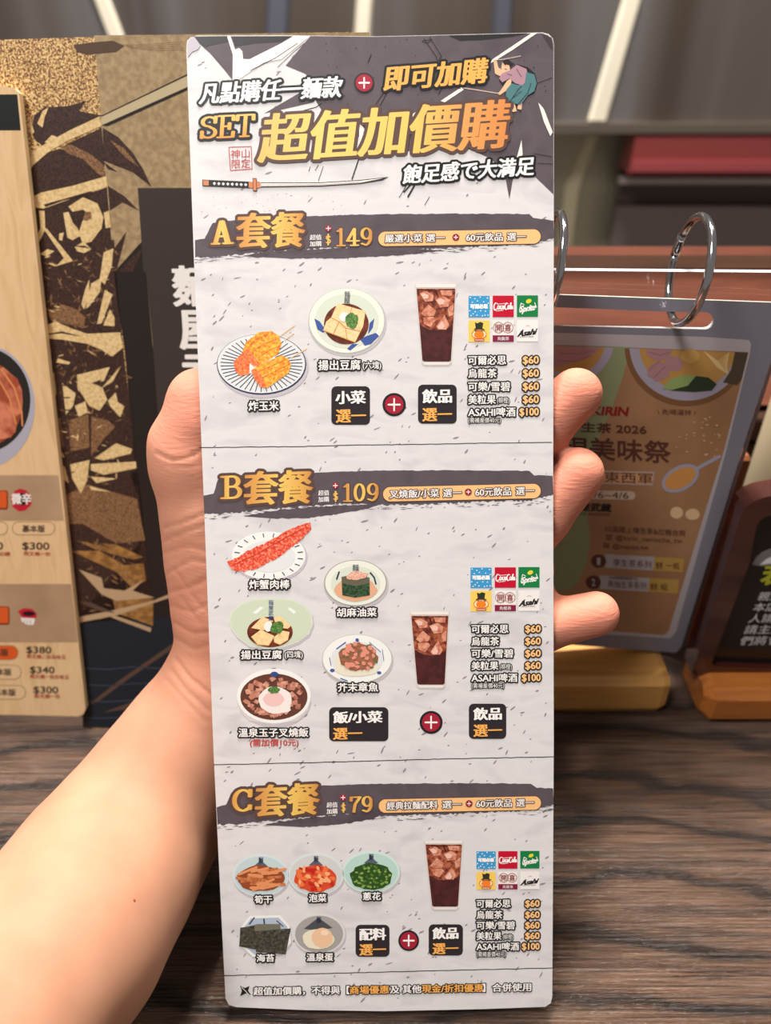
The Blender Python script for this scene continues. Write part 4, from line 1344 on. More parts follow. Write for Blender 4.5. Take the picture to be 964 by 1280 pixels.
# ---- drink glasses
def glass(xa, xb, yt, xc, xd, yb_, rnd):
    def g(u, v):
        l, r = xa + (xc - xa) * v, xb + (xd - xb) * v
        return (l + (r - l) * u, yt + (yb_ - yt) * v)
    gl = CF('drink_picture', [([[g(0, 0), g(1, 0), g(1, .97), g(.9, 1), g(.1, 1), g(0, .97)]], ink('print_glass', (206, 196, 192)), 2),
                              ([[g(.02, .005), g(.98, .005), g(.97, .045), g(.03, .045)], [g(.03, .95), g(.97, .95), g(.9, .985), g(.1, .985)]], ink('print_glass_light', (226, 218, 212)), 3)])
    CF('cola', [([[g(.03, .06), g(.97, .06), g(.965, .93), g(.9, .945), g(.1, .945), g(.035, .93)]], noise_mat('print_cola_top', [(.35, (84, 34, 28)), (.5, (136, 66, 44)), (.62, (172, 96, 66))], 780, .4), 4),
                ([[g(.04, .5), g(.3, .56), g(.6, .57), g(.8, .55), g(.96, .5), g(.965, .93), g(.9, .945), g(.1, .945), g(.035, .93)]], noise_mat('print_cola', [(.4, (62, 26, 28)), (.6, (78, 34, 34))], 480, .4), 5),
                (line([g(.06, .07), g(.5, .085), g(.94, .07)], .9) + line([g(.5, .09), g(.55, .16)], 1.6), ink('print_cola_dark', (60, 24, 22)), 5)], gl)
    ices = [([(.1, .12), (.26, .09), (.44, .14), (.42, .21), (.22, .22)], 1), ([(.48, .19), (.68, .15), (.86, .2), (.82, .28), (.6, .29)], 1), ([(.1, .36), (.3, .25), (.5, .33), (.44, .39), (.2, .4)], 0), ([(.14, .41), (.42, .4), (.5, .44), (.34, .53), (.16, .49)], 0),
            ([(.5, .52), (.72, .38), (.86, .5), (.78, .56), (.56, .56)], 1), ([(.6, .08), (.9, .08), (.9, .15), (.64, .14)], 0), ([(.8, .3), (.95, .24), (.95, .38), (.84, .4)], 0)]
    CF('ice_cubes', [([[g(*q) for q in p] for p, k in ices], noise_mat('print_ice', [(.35, (176, 96, 70)), (.6, (214, 150, 124))], 720, .4), 6),
                     ([[((g(*q)[0] - g(*p[0])[0]) * .55 + g(*p[0])[0] + 1.5, (g(*q)[1] - g(*p[0])[1]) * .55 + g(*p[0])[1] + 1) for q in p] for p, k in ices if k], ink('print_ice_light', (226, 182, 166)), 7)], gl)
    return gl


glass(518.7, 571.4, 354.6, 527.4, 564.6, 457.4, ra)
glass(512.3, 562.4, 764, 521, 556.8, 861, ra)
glass(530, 579.4, 1050.4, 539.8, 573.4, 1138, ra)


# ---- drink brand tiles: 6 per section
def tile(x, y, w_, h_, kind):
    def p(u, v):
        return (x + u * w_, y + v * h_)

    def pp(pts):
        return [p(*q) for q in pts]
    if kind == 0:
        t = CF('brand_tile', [([rrect(x, y, x + w_, y + h_, .5)], ink('tile_blue', (58, 146, 196)), 2)])
        dots = [ell(*p(u, v), .8, .8, 8) for u, v in ((.08, .08), (.3, .14), (.55, .06), (.9, .1), (.18, .3), (.42, .24), (.72, .28), (.94, .34), (.06, .7), (.32, .74), (.58, .7), (.8, .72), (.12, .92), (.4, .9), (.66, .93), (.93, .9), (.22, .84), (.78, .9))]
        CF('emblem', [(dots + text_polys('可爾必思', (x + .09 * w_, y + .39 * h_, x + .91 * w_, y + .39 * h_, .2 * h_), wx=.45, wy=.35)[0], WHT, 3)], t)
    elif kind == 1:
        t = CF('brand_tile', [([rrect(x, y, x + w_, y + h_, .5)], ink('tile_red', (186, 14, 44)), 2)])
        C_ = [(.21, .36), (.13, .34), (.06, .46), (.06, .6), (.12, .68), (.22, .6)]
        o1 = [(.24, .52), (.28, .46), (.33, .5), (.31, .62), (.25, .64), (.24, .54)]
        c1 = [(.43, .48), (.38, .47), (.36, .58), (.4, .64), (.46, .56)]
        a1 = [(.53, .48), (.48, .47), (.46, .58), (.49, .63), (.54, .5), (.54, .62), (.57, .62)]
        C2 = [(.72, .38), (.66, .34), (.58, .46), (.58, .58), (.63, .66), (.72, .58)]
        o2 = [(.72, .52), (.75, .46), (.8, .5), (.78, .62), (.73, .63), (.72, .54)]
        l2 = [(.82, .62), (.83, .5), (.88, .34), (.86, .33), (.82, .56)]
        a2 = [(.93, .48), (.88, .47), (.86, .58), (.89, .63), (.94, .5), (.93, .62), (.97, .58)]
        L = []
        for s_ in (C_, o1, c1, a1, C2, o2, l2, a2):
            L += pen([(p(*a), p(*b)) for a, b in zip(s_, s_[1:])], .75, .35)
        L += line(pp([(.06, .66), (.2, .72), (.5, .68)]), .7) + line(pp([(.2, .4), (.4, .38), (.7, .36)]), .6)
        CF('emblem', [(L, WHT, 3)], t)
    elif kind == 2:
        t = CF('brand_tile', [([rrect(x, y, x + w_, y + h_, .5)], ink('tile_green', (20, 118, 62)), 2)])
        CF('emblem', [(line(pp([(.2, .36), (.12, .72), (.5, .7), (.92, .56), (.84, .34)]), .9) + line(pp([(.2, .36), (.34, .44)]), .9) + line(pp([(.84, .34), (.92, .56)]), .9), WHT, 3),
                      (text_polys('Sprite', (x + .17 * w_, y + .5 * h_, x + .88 * w_, y + .38 * h_, .3 * h_), wx=.45, wy=.25, slant=2.4)[0], WHT, 3),
                      ([ell(*p(.56, .27), .14 * w_, .1 * h_, 16, -25)], ink('tile_lemon', (214, 206, 60)), 3)], t)
    elif kind == 3:
        t = CF('brand_tile', [([rrect(x, y, x + w_, y + h_, .5)], ink('tile_yellow', (236, 196, 92)), 2)])
        CF('emblem', [([pp([(.3, .08), (.42, .13), (.55, .06), (.7, .12), (.66, .36), (.78, .44), (.62, .5), (.4, .5), (.24, .44), (.34, .34)])], ink('tile_hat_dark', (44, 50, 36)), 3),
                      ([pp([(.24, .42), (.4, .46), (.6, .46), (.78, .42), (.7, .54), (.34, .54)])], ink('tile_leaf', (60, 110, 50)), 4),
                      ([ell(*p(.5, .64), .33 * w_, .2 * h_)], ink('tile_pale_ring', (246, 226, 190)), 4), ([ell(*p(.5, .66), .24 * w_, .17 * h_)], ink('tile_orange_fruit', (232, 124, 34)), 5),
                      (line(ell(*p(.5, .64), .34 * w_, .21 * h_), .8, True), ink('tile_orange_line', (206, 90, 30)), 6),
                      ([pp([(.26, .86), (.76, .86), (.74, .96), (.28, .96)])], ink('tile_orange_word', (196, 76, 32)), 6), (line(pp([(.32, .91), (.7, .91)]), .6), WHT, 7)], t)
    elif kind == 4:
        t = CF('brand_tile', [([rrect(x, y, x + w_, y + h_, .5)], ink('tile_cream', (232, 222, 216)), 2), ([pp([(0, .7), (1, .7), (1, 1), (0, 1)])], ink('tile_maroon', (126, 28, 60)), 3)])
        mr = ink('tile_maroon_line', (132, 40, 46))
        CF('emblem', [(line(ell(*p(.28, .34), .24 * w_, .25 * h_, 24), .7, True) + line(ell(*p(.72, .34), .24 * w_, .25 * h_, 24), .7, True) + text_polys('開', (x + .13 * w_, y + .18 * h_, x + .43 * w_, y + .18 * h_, .33 * h_), wx=.15, wy=.1)[0] +
                       text_polys('喜', (x + .57 * w_, y + .18 * h_, x + .87 * w_, y + .18 * h_, .33 * h_), wx=.15, wy=.1)[0], mr, 4), (text_polys('烏龍茶', (x + .22 * w_, y + .77 * h_, x + .78 * w_, y + .77 * h_, .17 * h_))[0], WHT, 4)], t)
    else:
        t = CF('brand_tile', [([rrect(x, y, x + w_, y + h_, .5)], ink('tile_white', (228, 222, 218)), 2)])
        CF('emblem', [(text_polys('Asahi', (x + .08 * w_, y + .5 * h_, x + .92 * w_, y + .38 * h_, .28 * h_), wx=.6, wy=.3, slant=3)[0] + line(pp([(.08, .76), (.2, .54), (.3, .46)]), 1.3), INK, 3),
                      (text_polys('JAPANS BEER', (x + .14 * w_, y + .76 * h_, x + .8 * w_, y + .74 * h_, .06 * h_))[0], INK, 3), (line(pp([(.42, .3), (.5, .25), (.6, .29)]), .5), REDT, 3)], t)
    return t


for X, Y in (((585.8, 616, 646.3), (369.8, 400.6)), ((588.3, 618.6, 648.2), (709.4, 738.6)), ((595.7, 623, 650.5), (1064.2, 1090))):
    w_ = 26.4 if X[0] < 590 else 24
    hh = 26.8 if Y[0] < 400 else (25.6 if Y[0] < 800 else 22)
    for i in range(6):
        tile(X[i % 3], Y[i // 3] - .3 * (i % 3), w_, hh, i)


# ---- price lists
def plist(xl_, rows, xp0, xp1, ys, hs, ex):
    names = ('可爾必思', '烏龍茶', '可樂/雪碧', '美粒果', 'ASAHI啤酒')
    for i, nm in enumerate(names):
        CT('drink_lettering', nm, (xl_, ys[i], rows[i], ys[i] - .3, hs), WHT, 4, outline=INK, ow=1.8, wx=.28, wy=.15)
        if i == 3:
            CT('drink_lettering', '(柳橙)', (rows[i] + 1.8, ys[i] + 2.6, ex[0], ys[i] + 2.6, hs * .66), WHT, 4, outline=INK, ow=1.0)
        CT('drink_price', '$60' if i < 4 else '$100', (xp0 if i < 4 else xp0 - 4.2, ys[i] + .8, xp1, ys[i] + .5, hs * .8), PEACH, 4, outline=INK, ow=1.7, wx=.45, wy=.35)
    CT('drink_lettering', '(需補差價40元)', (xl_, ys[4] + hs + 1.4, ex[1], ys[4] + hs + 1.2, 6.4), WHT, 4, outline=INK, ow=1.0)


plist(585.6, (632.6, 620.8, 637.6, 619.8, 644.3), 654, 673.4, (444.6, 461, 477.6, 493.8, 509.4), 11.4, (636.7, 626))
plist(589.7, (635.3, 623.8, 641.6, 623, 646.6), 657, 675.8, (781, 796.4, 811.6, 827, 842), 10.6, (640, 630.4))
plist(596, (638, 628, 643.6, 626.8, 648.8), 657, 674.4, (1124.6, 1138.6, 1151.8, 1165, 1178.2), 10, (641.5, 632.4))

# ---- footer
FB = ink('ink_footer_edge', (40, 38, 40))
CF('star_mark', [([[(300, 1232), (306, 1235), (312, 1232.5), (310, 1238), (314, 1244), (307.5, 1241.5), (300, 1245), (302.5, 1238.5)]], INK, 4), (line([(302, 1234), (306, 1238), (311, 1243)], .7), WHT, 5)])
for tx, bx_, m_ in (('超值加價購，不得與【', (317.3, 1234, 437, 1232.6, 10), WHT), ('商場優惠', (437.5, 1232.8, 486, 1231.8, 10), ORG), ('及 其他', (488, 1231.8, 526.6, 1231.2, 10), WHT), ('現金/折扣優惠', (527.4, 1231, 604, 1229.8, 10), ORG), ('】合併使用', (603, 1229.8, 664, 1228.8, 10), WHT)):
    CT('footer_lettering', tx, bx_, m_, 4, outline=FB, ow=1.3, wx=.35, wy=.15)


# ---- dish pictures
def dish(name, layers, foods):
    d = CF(name, [(p, m_, 2 + .6 * i) for i, (p, m_) in enumerate(layers)])
    for i, (nm, ly) in enumerate(foods):
        CF(nm, [(p, m_, 5 + i * 2 + .6 * k) for k, (p, m_) in enumerate(ly)], d)
    return d


rd = random.Random(33)
PLT = ink('print_plate', (214, 216, 216))
PLT2 = ink('print_plate_light', (228, 228, 224))
PGR = ink('print_plate_green', (206, 212, 196))
PGR2 = ink('print_plate_green_light', (222, 224, 212))
NAVY = ink('print_navy', (44, 50, 74))
BLUE = ink('print_blue', (64, 86, 150))
SHD = ink('print_soft_shadow', (186, 180, 186))
SOY = noise_mat('print_soy', [(.4, (88, 36, 22)), (.6, (116, 52, 32))], 480, .4)
TOFU = noise_mat('print_tofu', [(.35, (226, 186, 128)), (.55, (238, 208, 156)), (.7, (232, 196, 140))], 900, .45)
TOFD = ink('print_tofu_edge', (186, 130, 76))
HERB = noise_mat('print_herb', [(.4, (44, 84, 40)), (.6, (104, 146, 70))], 2700, .45)
CORN = noise_mat('print_corn', [(.35, (214, 110, 32)), (.5, (238, 158, 48)), (.65, (246, 190, 80))], 1260, .45)
FRY = noise_mat('print_fried', [(.35, (206, 82, 40)), (.55, (232, 124, 70)), (.7, (240, 158, 104))], 1560, .45)
cx, cy = 327, 455.5
spokes = []
for k in range(46):
    g = 2 * math.pi * k / 46 + .05
    spokes += line([(cx + 22 * math.cos(g), cy + 15 * math.sin(g)), (cx + 51 * math.cos(g + .03), cy + 34 * math.sin(g + .03))], 1.1)
dish('dish_picture', [([ell(cx + 2, cy + 3, 57, 39)], SHD), ([ell(cx, cy, 56, 38)], NAVY), ([ell(cx - .3, cy - .8, 54.8, 36.8)], PLT), (spokes, NAVY), ([ell(cx, cy, 21, 14)], PLT2)],
     [('fried_corn', [([[(292, 452), (303, 441), (312, 448), (312, 468), (300, 470), (294, 464)]], FRY), ([[(303, 440), (307, 428), (324, 415), (340, 414), (349, 420), (352, 430), (348, 442), (328, 455), (318, 458), (310, 452)]], CORN),
                      ([[(303, 440), (310, 436), (318, 446), (326, 456), (318, 458), (310, 452)]], FRY), ([[(314, 463), (322, 457), (352, 444), (360, 448), (364, 455), (361, 466), (334, 485), (326, 484), (318, 474)]], CORN), ([[(314, 463), (321, 461), (330, 474), (333, 485), (326, 484), (318, 474)]], FRY),
                      (line([(312, 432), (320, 424), (334, 418)], .7) + line([(316, 440), (328, 430), (346, 424)], .7) + line([(322, 448), (336, 438), (350, 432)], .7) + line([(324, 464), (342, 456), (358, 449)], .7) + line([(328, 472), (346, 463), (362, 455)], .7), ink('print_corn_line', (206, 108, 40)))]),
      ('skewers', [(line([(350, 420), (368, 407)], 1.3) + line([(356, 425), (367, 417)], 1.3) + line([(364, 447), (383, 436)], 1.3), ink('print_skewer', (222, 188, 140)))])])
cx, cy = 433.5, 401.3
dish('dish_picture', [([ell(cx + 1, cy + 2, 49, 42)], SHD), ([ell(cx, cy, 48, 41.3)], ink('print_plate_rim', (178, 180, 170))), ([ell(cx, cy - .6, 47, 40.3)], PGR2), ([ell(cx, cy, 40, 34)], PGR),
                      ([[(393, 398), (400, 402), (404, 408), (410, 410), (404, 416), (397, 412)], [(462, 404), (468, 398), (466, 410), (460, 418)], [(450, 424), (458, 420), (470, 416), (474, 420), (464, 430), (456, 432)], [(440, 430), (448, 430), (438, 438), (434, 436)]], BLUE)],
     [('sauce', [([ell(433, 405, 28, 25.5)], SOY)]), ('tofu', [([[(422, 379), (457, 389), (454, 408), (444, 428), (404, 413), (408, 402), (414, 397)]], TOFU), (line([(414, 397), (424, 402), (432, 410), (450, 414)], .9) + line([(424, 402), (417, 417)], .9) + line([(432, 410), (434, 424)], .9) + line([(440, 384), (436, 398)], .8) + line([(404, 413), (444, 428)], 1.2), TOFD)]),
      ('garnish', [([blob(430, 396, 5.5, 6, 14, .1)], PLT2), ([blob(440, 401, 8, 10, 18, .14)], HERB)]), ('shop_lettering', [(text_polys('麵', (430.5, 364, 437.5, 364, 7.4))[0] + text_polys('屋', (430, 371.6, 437.5, 371.6, 7.6))[0], NAVY)])])
cx, cy = 336, 694.5
dish('dish_picture', [([ell(cx + 1.5, cy + 2, 47, 31)], SHD), ([ell(cx, cy, 46, 30)], PLT2), ([ell(cx, cy + 1, 33, 20)], PLT), ([q for k in range(20) for q in line([(cx + 37 * math.cos(.314 * k + .15), cy + 23.6 * math.sin(.314 * k + .15)), (cx + 43 * math.cos(.314 * k + .15), cy + 27.6 * math.sin(.314 * k + .15))], 1.2)], NAVY)],
     [('crab_stick', [([rag([(283.5, 702), (296, 697), (304, 692), (318, 684), (330, 680), (346, 671), (366, 660), (388, 653)], 1.0, 3, rd) + rag([(389.4, 661), (382, 669), (374, 677), (362, 686), (344, 699), (322, 710), (305, 715), (290, 712)], 1.0, 3, rd)], noise_mat('print_crab', [(.34, (196, 48, 36)), (.5, (222, 86, 62)), (.66, (240, 150, 118))], 1560, .45)),
                      (line([(292, 706), (318, 694), (350, 676), (380, 660)], 1.4), ink('print_crab_red', (200, 52, 40)))])])
cx, cy = 444.5, 729
dish('dish_picture', [([ell(cx + 1, cy + 2, 40.5, 30)], SHD), ([ell(cx, cy, 39.5, 29.3)], ink('print_bowl_grey_rim', (160, 158, 148))), ([ell(cx, cy - .4, 38, 28)], PGR2), ([ell(cx, cy + 1, 31, 22.5)], PGR), (line([(421, 724), (424, 715)], 2) + line([(463, 716), (468, 722), (470, 730)], 2), NAVY)],
     [('sauce', [([blob(444, 737, 27, 15, 20, .06)], ink('print_sesame_sauce', (216, 164, 130)))]), ('spinach', [([[(427, 721), (445, 718), (462, 722), (462.5, 744), (444, 747), (428, 744)]], noise_mat('print_spinach', [(.4, (30, 48, 34)), (.6, (58, 92, 56))], 1500, .45)), ([[(427, 721), (445, 718), (462, 722), (462, 729), (445, 733), (428, 729)]], ink('print_spinach_cut', (96, 92, 74)))]),
      ('bonito_flakes', [([blob(447, 719, 13, 5.5, 16, .18), blob(440, 721, 6, 4, 12, .2)], noise_mat('print_flakes', [(.4, (206, 146, 124)), (.6, (230, 186, 164))], 2400, .45))]), ('shop_lettering', [(text_polys('麵', (440.5, 705.5, 448.5, 705.5, 8))[0], NAVY)])])
eg = [(286, 775), (289, 764), (299, 755), (316, 749), (340, 746.6), (366, 749), (382, 757), (390, 768), (391.4, 780), (386, 793), (372, 803), (352, 810), (334, 811.6), (312, 808), (297, 797), (289, 786)]
dish('dish_picture', [([[(x + 1.5, y + 2.5) for x, y in eg]], SHD), ([eg], PGR), ([[(338 + (x - 338) * .96, 778 + (y - 778) * .93) for x, y in eg]], ink('print_bowl_celadon', (196, 206, 182))), ([[(316, 766), (326, 758), (330, 760), (320, 768)], [(362, 759), (370, 764), (368, 768), (360, 762)]], PLT2)],
     [('sauce', [([ell(337.5, 790, 28.5, 19)], SOY)]), ('tofu', [([[(314, 785), (328, 771), (342, 776), (330, 788)], [(342, 772), (350, 770), (364, 782), (360, 786), (346, 784)], [(314, 796), (326, 787), (343, 795), (336, 807), (322, 806)], [(342, 797), (352, 788), (362, 790), (360, 800), (350, 806), (343, 803)]], TOFU), (line([(315, 797), (322, 806), (336, 807), (343, 796)], 1.0) + line([(343, 803), (350, 806), (360, 800)], 1.0), TOFD)]),
      ('garnish', [([blob(336, 783, 5.5, 6.5, 14, .1)], PLT2), ([blob(346.6, 784, 8.4, 7.4, 18, .16)], HERB)]), ('shop_lettering', [(sum((text_polys(c_, (335.6, 750 + 6.6 * i, 341.6, 750 + 6.6 * i, 6))[0] for i, c_ in enumerate('麵屋武藏')), []), ink('print_blue_mark', (50, 72, 128)))])])
cx, cy = 342.5, 870
pork = []
for k in range(90):
    g = rd.uniform(0, 6.28)
    r_ = math.sqrt(rd.uniform(.1, 1))
    x, y = cx + 38 * r_ * math.cos(g), cy + 1 + 23.5 * r_ * math.sin(g)
    s_ = rd.uniform(3.4, 5.0)
    pork.append([(x + s_ * math.cos(g + a) * 1.05, y + s_ * .85 * math.sin(g + a)) for a in (0.4, 1.7, 3.4, 4.9)])
dish('dish_picture', [([ell(cx + 1.5, cy + 7, 45, 32)], SHD), ([[(297, 866), (300, 888), (312, 901), (342, 906), (372, 901), (385, 888), (388.6, 866)]], ink('print_bowl_side', (206, 196, 196))), ([ell(cx, cy, 46.3, 34)], PLT2), ([ell(cx, cy + 1, 42, 29)], ink('print_rice_dark', (96, 56, 46)))],
     [('pork_cubes', [([p_ for p_ in pork[:30]], noise_mat('print_pork_dark', [(.35, (132, 76, 60)), (.6, (176, 112, 92))], 780, .45)), (pork[30:52], ink('print_pork_tan', (186, 124, 100))), (pork[52:], noise_mat('print_pork', [(.35, (164, 98, 80)), (.6, (212, 156, 132))], 780, .45))]),
      ('soft_egg', [([blob(344, 875, 20.5, 17, 22, .04), blob(350, 885, 14, 6, 14, .12)], ink('print_egg_white', (230, 220, 214))), ([blob(342, 874, 13, 9, 18, .05)], ink('print_egg_pink', (226, 186, 182)))]), ('garnish', [([blob(342.6, 862.5, 7.5, 4.6, 16, .18)], HERB)]), ('bowl_mark', [([ell(343, 843, 5, 3.4)], ink('print_blue_mark', (50, 72, 128)))])])
cx, cy = 446.5, 824
oct_ = []
for k in range(120):
    g = rd.uniform(0, 6.28)
    r_ = math.sqrt(rd.uniform(0, 1))
    oct_.append(blob(448 + 23 * r_ * math.cos(g), 821 + 17 * r_ * math.sin(g), rd.uniform(2, 3.8), rd.uniform(1.6, 3), 8, .2, rd.uniform(0, 90), rd))
dish('dish_picture', [([ell(cx + 1, cy + 2, 44.6, 31.5)], SHD), ([ell(cx, cy, 44, 31)], ink('print_plate_rim', (178, 180, 170))), ([ell(cx, cy - .5, 43, 30)], PLT2), ([ell(cx, cy, 33, 22)], PLT), (line([(421, 811), (432, 803)], 1.6) + line([(462, 803), (476, 815)], .9) + line([(412, 822), (414, 832)], .9) + line([(480, 826), (478, 812)], .8) + line([(426, 848), (434, 851)], 1.4) + [ell(415.5, 838, 3, 2.2, 12), ell(474, 841, 2.8, 2, 12)], BLUE)],
     [('noodles', [([blob(446, 836, 28, 9, 18, .08), blob(428, 826, 10, 9, 12, .1)], ink('print_onion', (222, 214, 192)))]), ('octopus', [([blob(448, 821, 24, 17, 22, .08)], ink('print_octopus_base', (140, 92, 66))), (oct_[:36], ink('print_octopus_green', (104, 100, 62))), (oct_[36:80], ink('print_octopus_brown', (158, 96, 74))), (oct_[80:], ink('print_octopus_pink', (216, 140, 120)))]), ('bowl_mark', [([ell(446.5, 800, 2.2, 2.2)], BLUE)])])
# toppings
BWL = ink('print_bowl_blue', (204, 214, 216))
BIN = ink('print_bowl_inside', (186, 202, 204))
MARK = ink('print_mountain_mark', (84, 92, 104))


def bowl_(cx, cy, rx, ry, m1, m2, foods):
    return dish('dish_picture', [([ell(cx + 1, cy + 2, rx + .4, ry + .6)], SHD), ([ell(cx, cy, rx, ry)], m1), ([ell(cx, cy + .6, rx - 2.4, ry - 2.4)], m2), ([[(cx - 9, cy - ry * .42), (cx, cy - ry * .72), (cx + 9, cy - ry * .42), (cx, cy - ry * .36)]], MARK)],
                foods + [('shop_lettering', [(text_polys('麵屋', (cx - 2.5, cy - ry * .86, cx + 3, cy - ry * .86, 7), wx=.2)[0], NAVY)])])


bam_i = [noise_mat('print_bamboo_shoot', [(.35, (164, 86, 48)), (.6, (204, 124, 76))], 900, .45), ink('print_bamboo_dark', (140, 70, 40)), ink('print_bamboo_light', (216, 140, 92))]
stk = []
for k in range(26):
    x, y, g = 326 + rd.uniform(-20, 20), 1098 + rd.uniform(-11, 12), math.radians(rd.uniform(-22, 14))
    L = rd.uniform(7, 12)
    stk += [line([(x - L * math.cos(g), y - L * math.sin(g)), (x + L * math.cos(g), y + L * math.sin(g))], rd.uniform(2.8, 4.2))[0]]
bowl_(326, 1094.3, 35.2, 26.8, BWL, BIN, [('bamboo_shoots', [([blob(326, 1098, 30, 16, 24, .05)], bam_i[1]), (stk[:13], bam_i[0]), (stk[13:], bam_i[2])])])
kim = [blob(395 + 26 * math.sqrt(u) * math.cos(g), 1097 + 15 * math.sqrt(u) * math.sin(g), rd.uniform(2.5, 5), rd.uniform(1.6, 3), 8, .25, rd.uniform(0, 120), rd) for u, g in [(rd.random(), rd.uniform(0, 6.28)) for k in range(44)]]
bowl_(395, 1093, 35, 27, BWL, ink('print_bowl_inside_warm', (200, 200, 196)), [('kimchi', [([blob(395, 1098, 27, 17, 24, .06)], ink('print_kimchi', (206, 72, 42))), (kim[:15], ink('print_kimchi_red', (186, 36, 28))), (kim[15:32], ink('print_kimchi_orange', (226, 112, 62))), (kim[32:], ink('print_kimchi_pale', (236, 166, 116)))])])
oni = [ell(464 + 24 * math.sqrt(u) * math.cos(g), 1096 + 14 * math.sqrt(u) * math.sin(g), rd.uniform(1.2, 2.2), rd.uniform(1, 1.7), 8) for u, g in [(rd.random(), rd.uniform(0, 6.28)) for k in range(70)]]
bowl_(464, 1090, 36, 26.4, ink('print_bowl_mint', (200, 218, 210)), ink('print_bowl_mint_inside', (176, 204, 194)), [('green_onion', [([blob(464, 1096, 26, 17, 26, .07)], ink('print_onion_dark', (44, 74, 30))), (oni[:35], ink('print_onion_green', (78, 116, 44))), (oni[35:], ink('print_onion_light', (126, 156, 74)))])])
oc = [(302, 1158), (312, 1145), (350, 1144), (362, 1157), (364, 1178), (352, 1192), (316, 1196), (303, 1184)]
NORI = noise_mat('print_nori', [(.35, (44, 42, 36)), (.55, (70, 66, 56)), (.7, (96, 90, 76))], 1260, .45)
dish('dish_picture', [([[(x + 1.5, y + 2) for x, y in oc]], SHD), ([oc], PLT2), ([[(333 + (x - 333) * .9, 1169 + (y - 1169) * .88) for x, y in oc]], ink('print_plate_steel_blue', (168, 180, 196))), (line([(312, 1155), (318, 1147)], 1.5) + line([(330, 1149), (331, 1158)], 2) + line([(346, 1151), (354, 1158)], 1.2), NAVY)],
     [('nori_sheets', [([[(304, 1160), (322, 1155), (350, 1155), (352, 1166), (306, 1170)]], ink('print_nori_back', (110, 106, 92))), ([[(300.5, 1159.6), (318, 1157), (320, 1187), (299, 1183)]], NORI), ([[(318, 1164), (363.5, 1160.5), (357, 1193), (320, 1190)]], NORI)])])
dish('dish_picture', [([ell(400, 1169, 33, 26)], SHD), ([ell(399, 1167, 32.6, 25.6)], ink('print_bowl_white_rim', (208, 206, 204))), ([ell(399, 1167.6, 30, 23)], ink('print_bowl_grey_inside', (158, 154, 150))), ([[(380, 1161), (398, 1147), (416, 1160), (398, 1163)]], ink('print_mountain_dark', (74, 74, 78)))],
     [('soft_egg', [([blob(398, 1174, 20, 13, 20, .05)], ink('print_egg_white_warm', (224, 214, 190))), ([blob(403, 1172, 13.5, 12.5, 20, .03)], ink('print_egg_yolk', (226, 186, 150))), ([blob(406, 1166, 5, 3.5, 12, .05)], ink('print_egg_glow', (236, 208, 178)))]), ('shop_lettering', [(text_polys('麵屋', (396, 1146, 401.5, 1146, 7), wx=.2)[0], NAVY)])])

# ================================================================== THE HAND
VX = .00092
HB0, HB1 = np.array([-.135, .035, -.005]), np.array([.095, .275, .215])
dims = np.ceil((HB1 - HB0) / VX).astype(int)
D = np.full(tuple(dims), 1.0, np.float32)
ax_ = [HB0[i] + VX * np.arange(dims[i]) for i in range(3)]


def seg_sdf(D_, a, b, ra_, rb_, k):
    a, b = np.array(a), np.array(b)
    m_ = max(ra_, rb_) + .014
    lo = np.maximum(((np.minimum(a, b) - m_ - HB0) / VX).astype(int), 0)
    hi = np.minimum(((np.maximum(a, b) + m_ - HB0) / VX).astype(int) + 1, dims)
    if (hi <= lo).any():
        return
    X = ax_[0][lo[0]:hi[0], None, None]
    Y = ax_[1][None, lo[1]:hi[1], None]
    Zz = ax_[2][None, None, lo[2]:hi[2]]
    ab = b - a
    L2 = max((ab * ab).sum(), 1e-12)
    t = np.clip(((X - a[0]) * ab[0] + (Y - a[1]) * ab[1] + (Zz - a[2]) * ab[2]) / L2, 0, 1)
    d = np.sqrt((X - a[0] - t * ab[0]) ** 2 + (Y - a[1] - t * ab[1]) ** 2 + (Zz - a[2] - t * ab[2]) ** 2) - (ra_ + (rb_ - ra_) * t)
    sl = tuple(slice(lo[i], hi[i]) for i in range(3))
    o_ = D_[sl]
    if k > 0:
        h = np.maximum(k - np.abs(o_ - d), 0) / k
        D_[sl] = np.minimum(o_, d) - h * h * k / 4
    else:
        D_[sl] = np.minimum(o_, d)


def HP(px, py, off, d=None):
    return at_d(px, py, (CP.depth(px, py) + off) if d is None else d)


def chain(pts, k_in, k_out):
    """pts: (px, py, depth behind the card or ('d', depth), radius in metres)"""
    D2 = np.full(tuple(dims), 1.0, np.float32)
    P3 = [(HP(q[0], q[1], q[2]) if not isinstance(q[2], tuple) else HP(q[0], q[1], 0, q[2][1]), q[3]) for q in pts]
    for (a, ra_), (b, rb_) in zip(P3, P3[1:]):
        seg_sdf(D2, a, b, ra_, rb_, k_in)
    h = np.maximum(k_out - np.abs(D - D2), 0) / k_out
    np.copyto(D, np.minimum(D, D2) - h * h * k_out / 4)
    return [p for p, r_ in P3]


# forearm and wrist
chain([(-230, 1500, ('d', .150), .0295), (-60, 1330, ('d', .182), .0288), (77, 1174, ('d', .213), .0272), (132, 1090, ('d', .2335), .0267), (181, 1018, .0215, .0250), (218, 958, .0240, .0220), (252, 908, .0262, .0203), (292, 862, .0275, .0193)], .008, .008)
# palm
for pts in ([(290, 865, .028, .016), (470, 655, .0205, .0100)], [(300, 870, .029, .016), (480, 730, .0235, .0105)], [(310, 880, .030, .016), (485, 800, .0245, .0105)], [(310, 890, .0295, .016), (470, 862, .0225, .0100)],
            [(285, 835, .026, .0175), (298, 760, .0255, .0180), (280, 700, .0225, .0165)]):
    chain(pts, .006, .009)
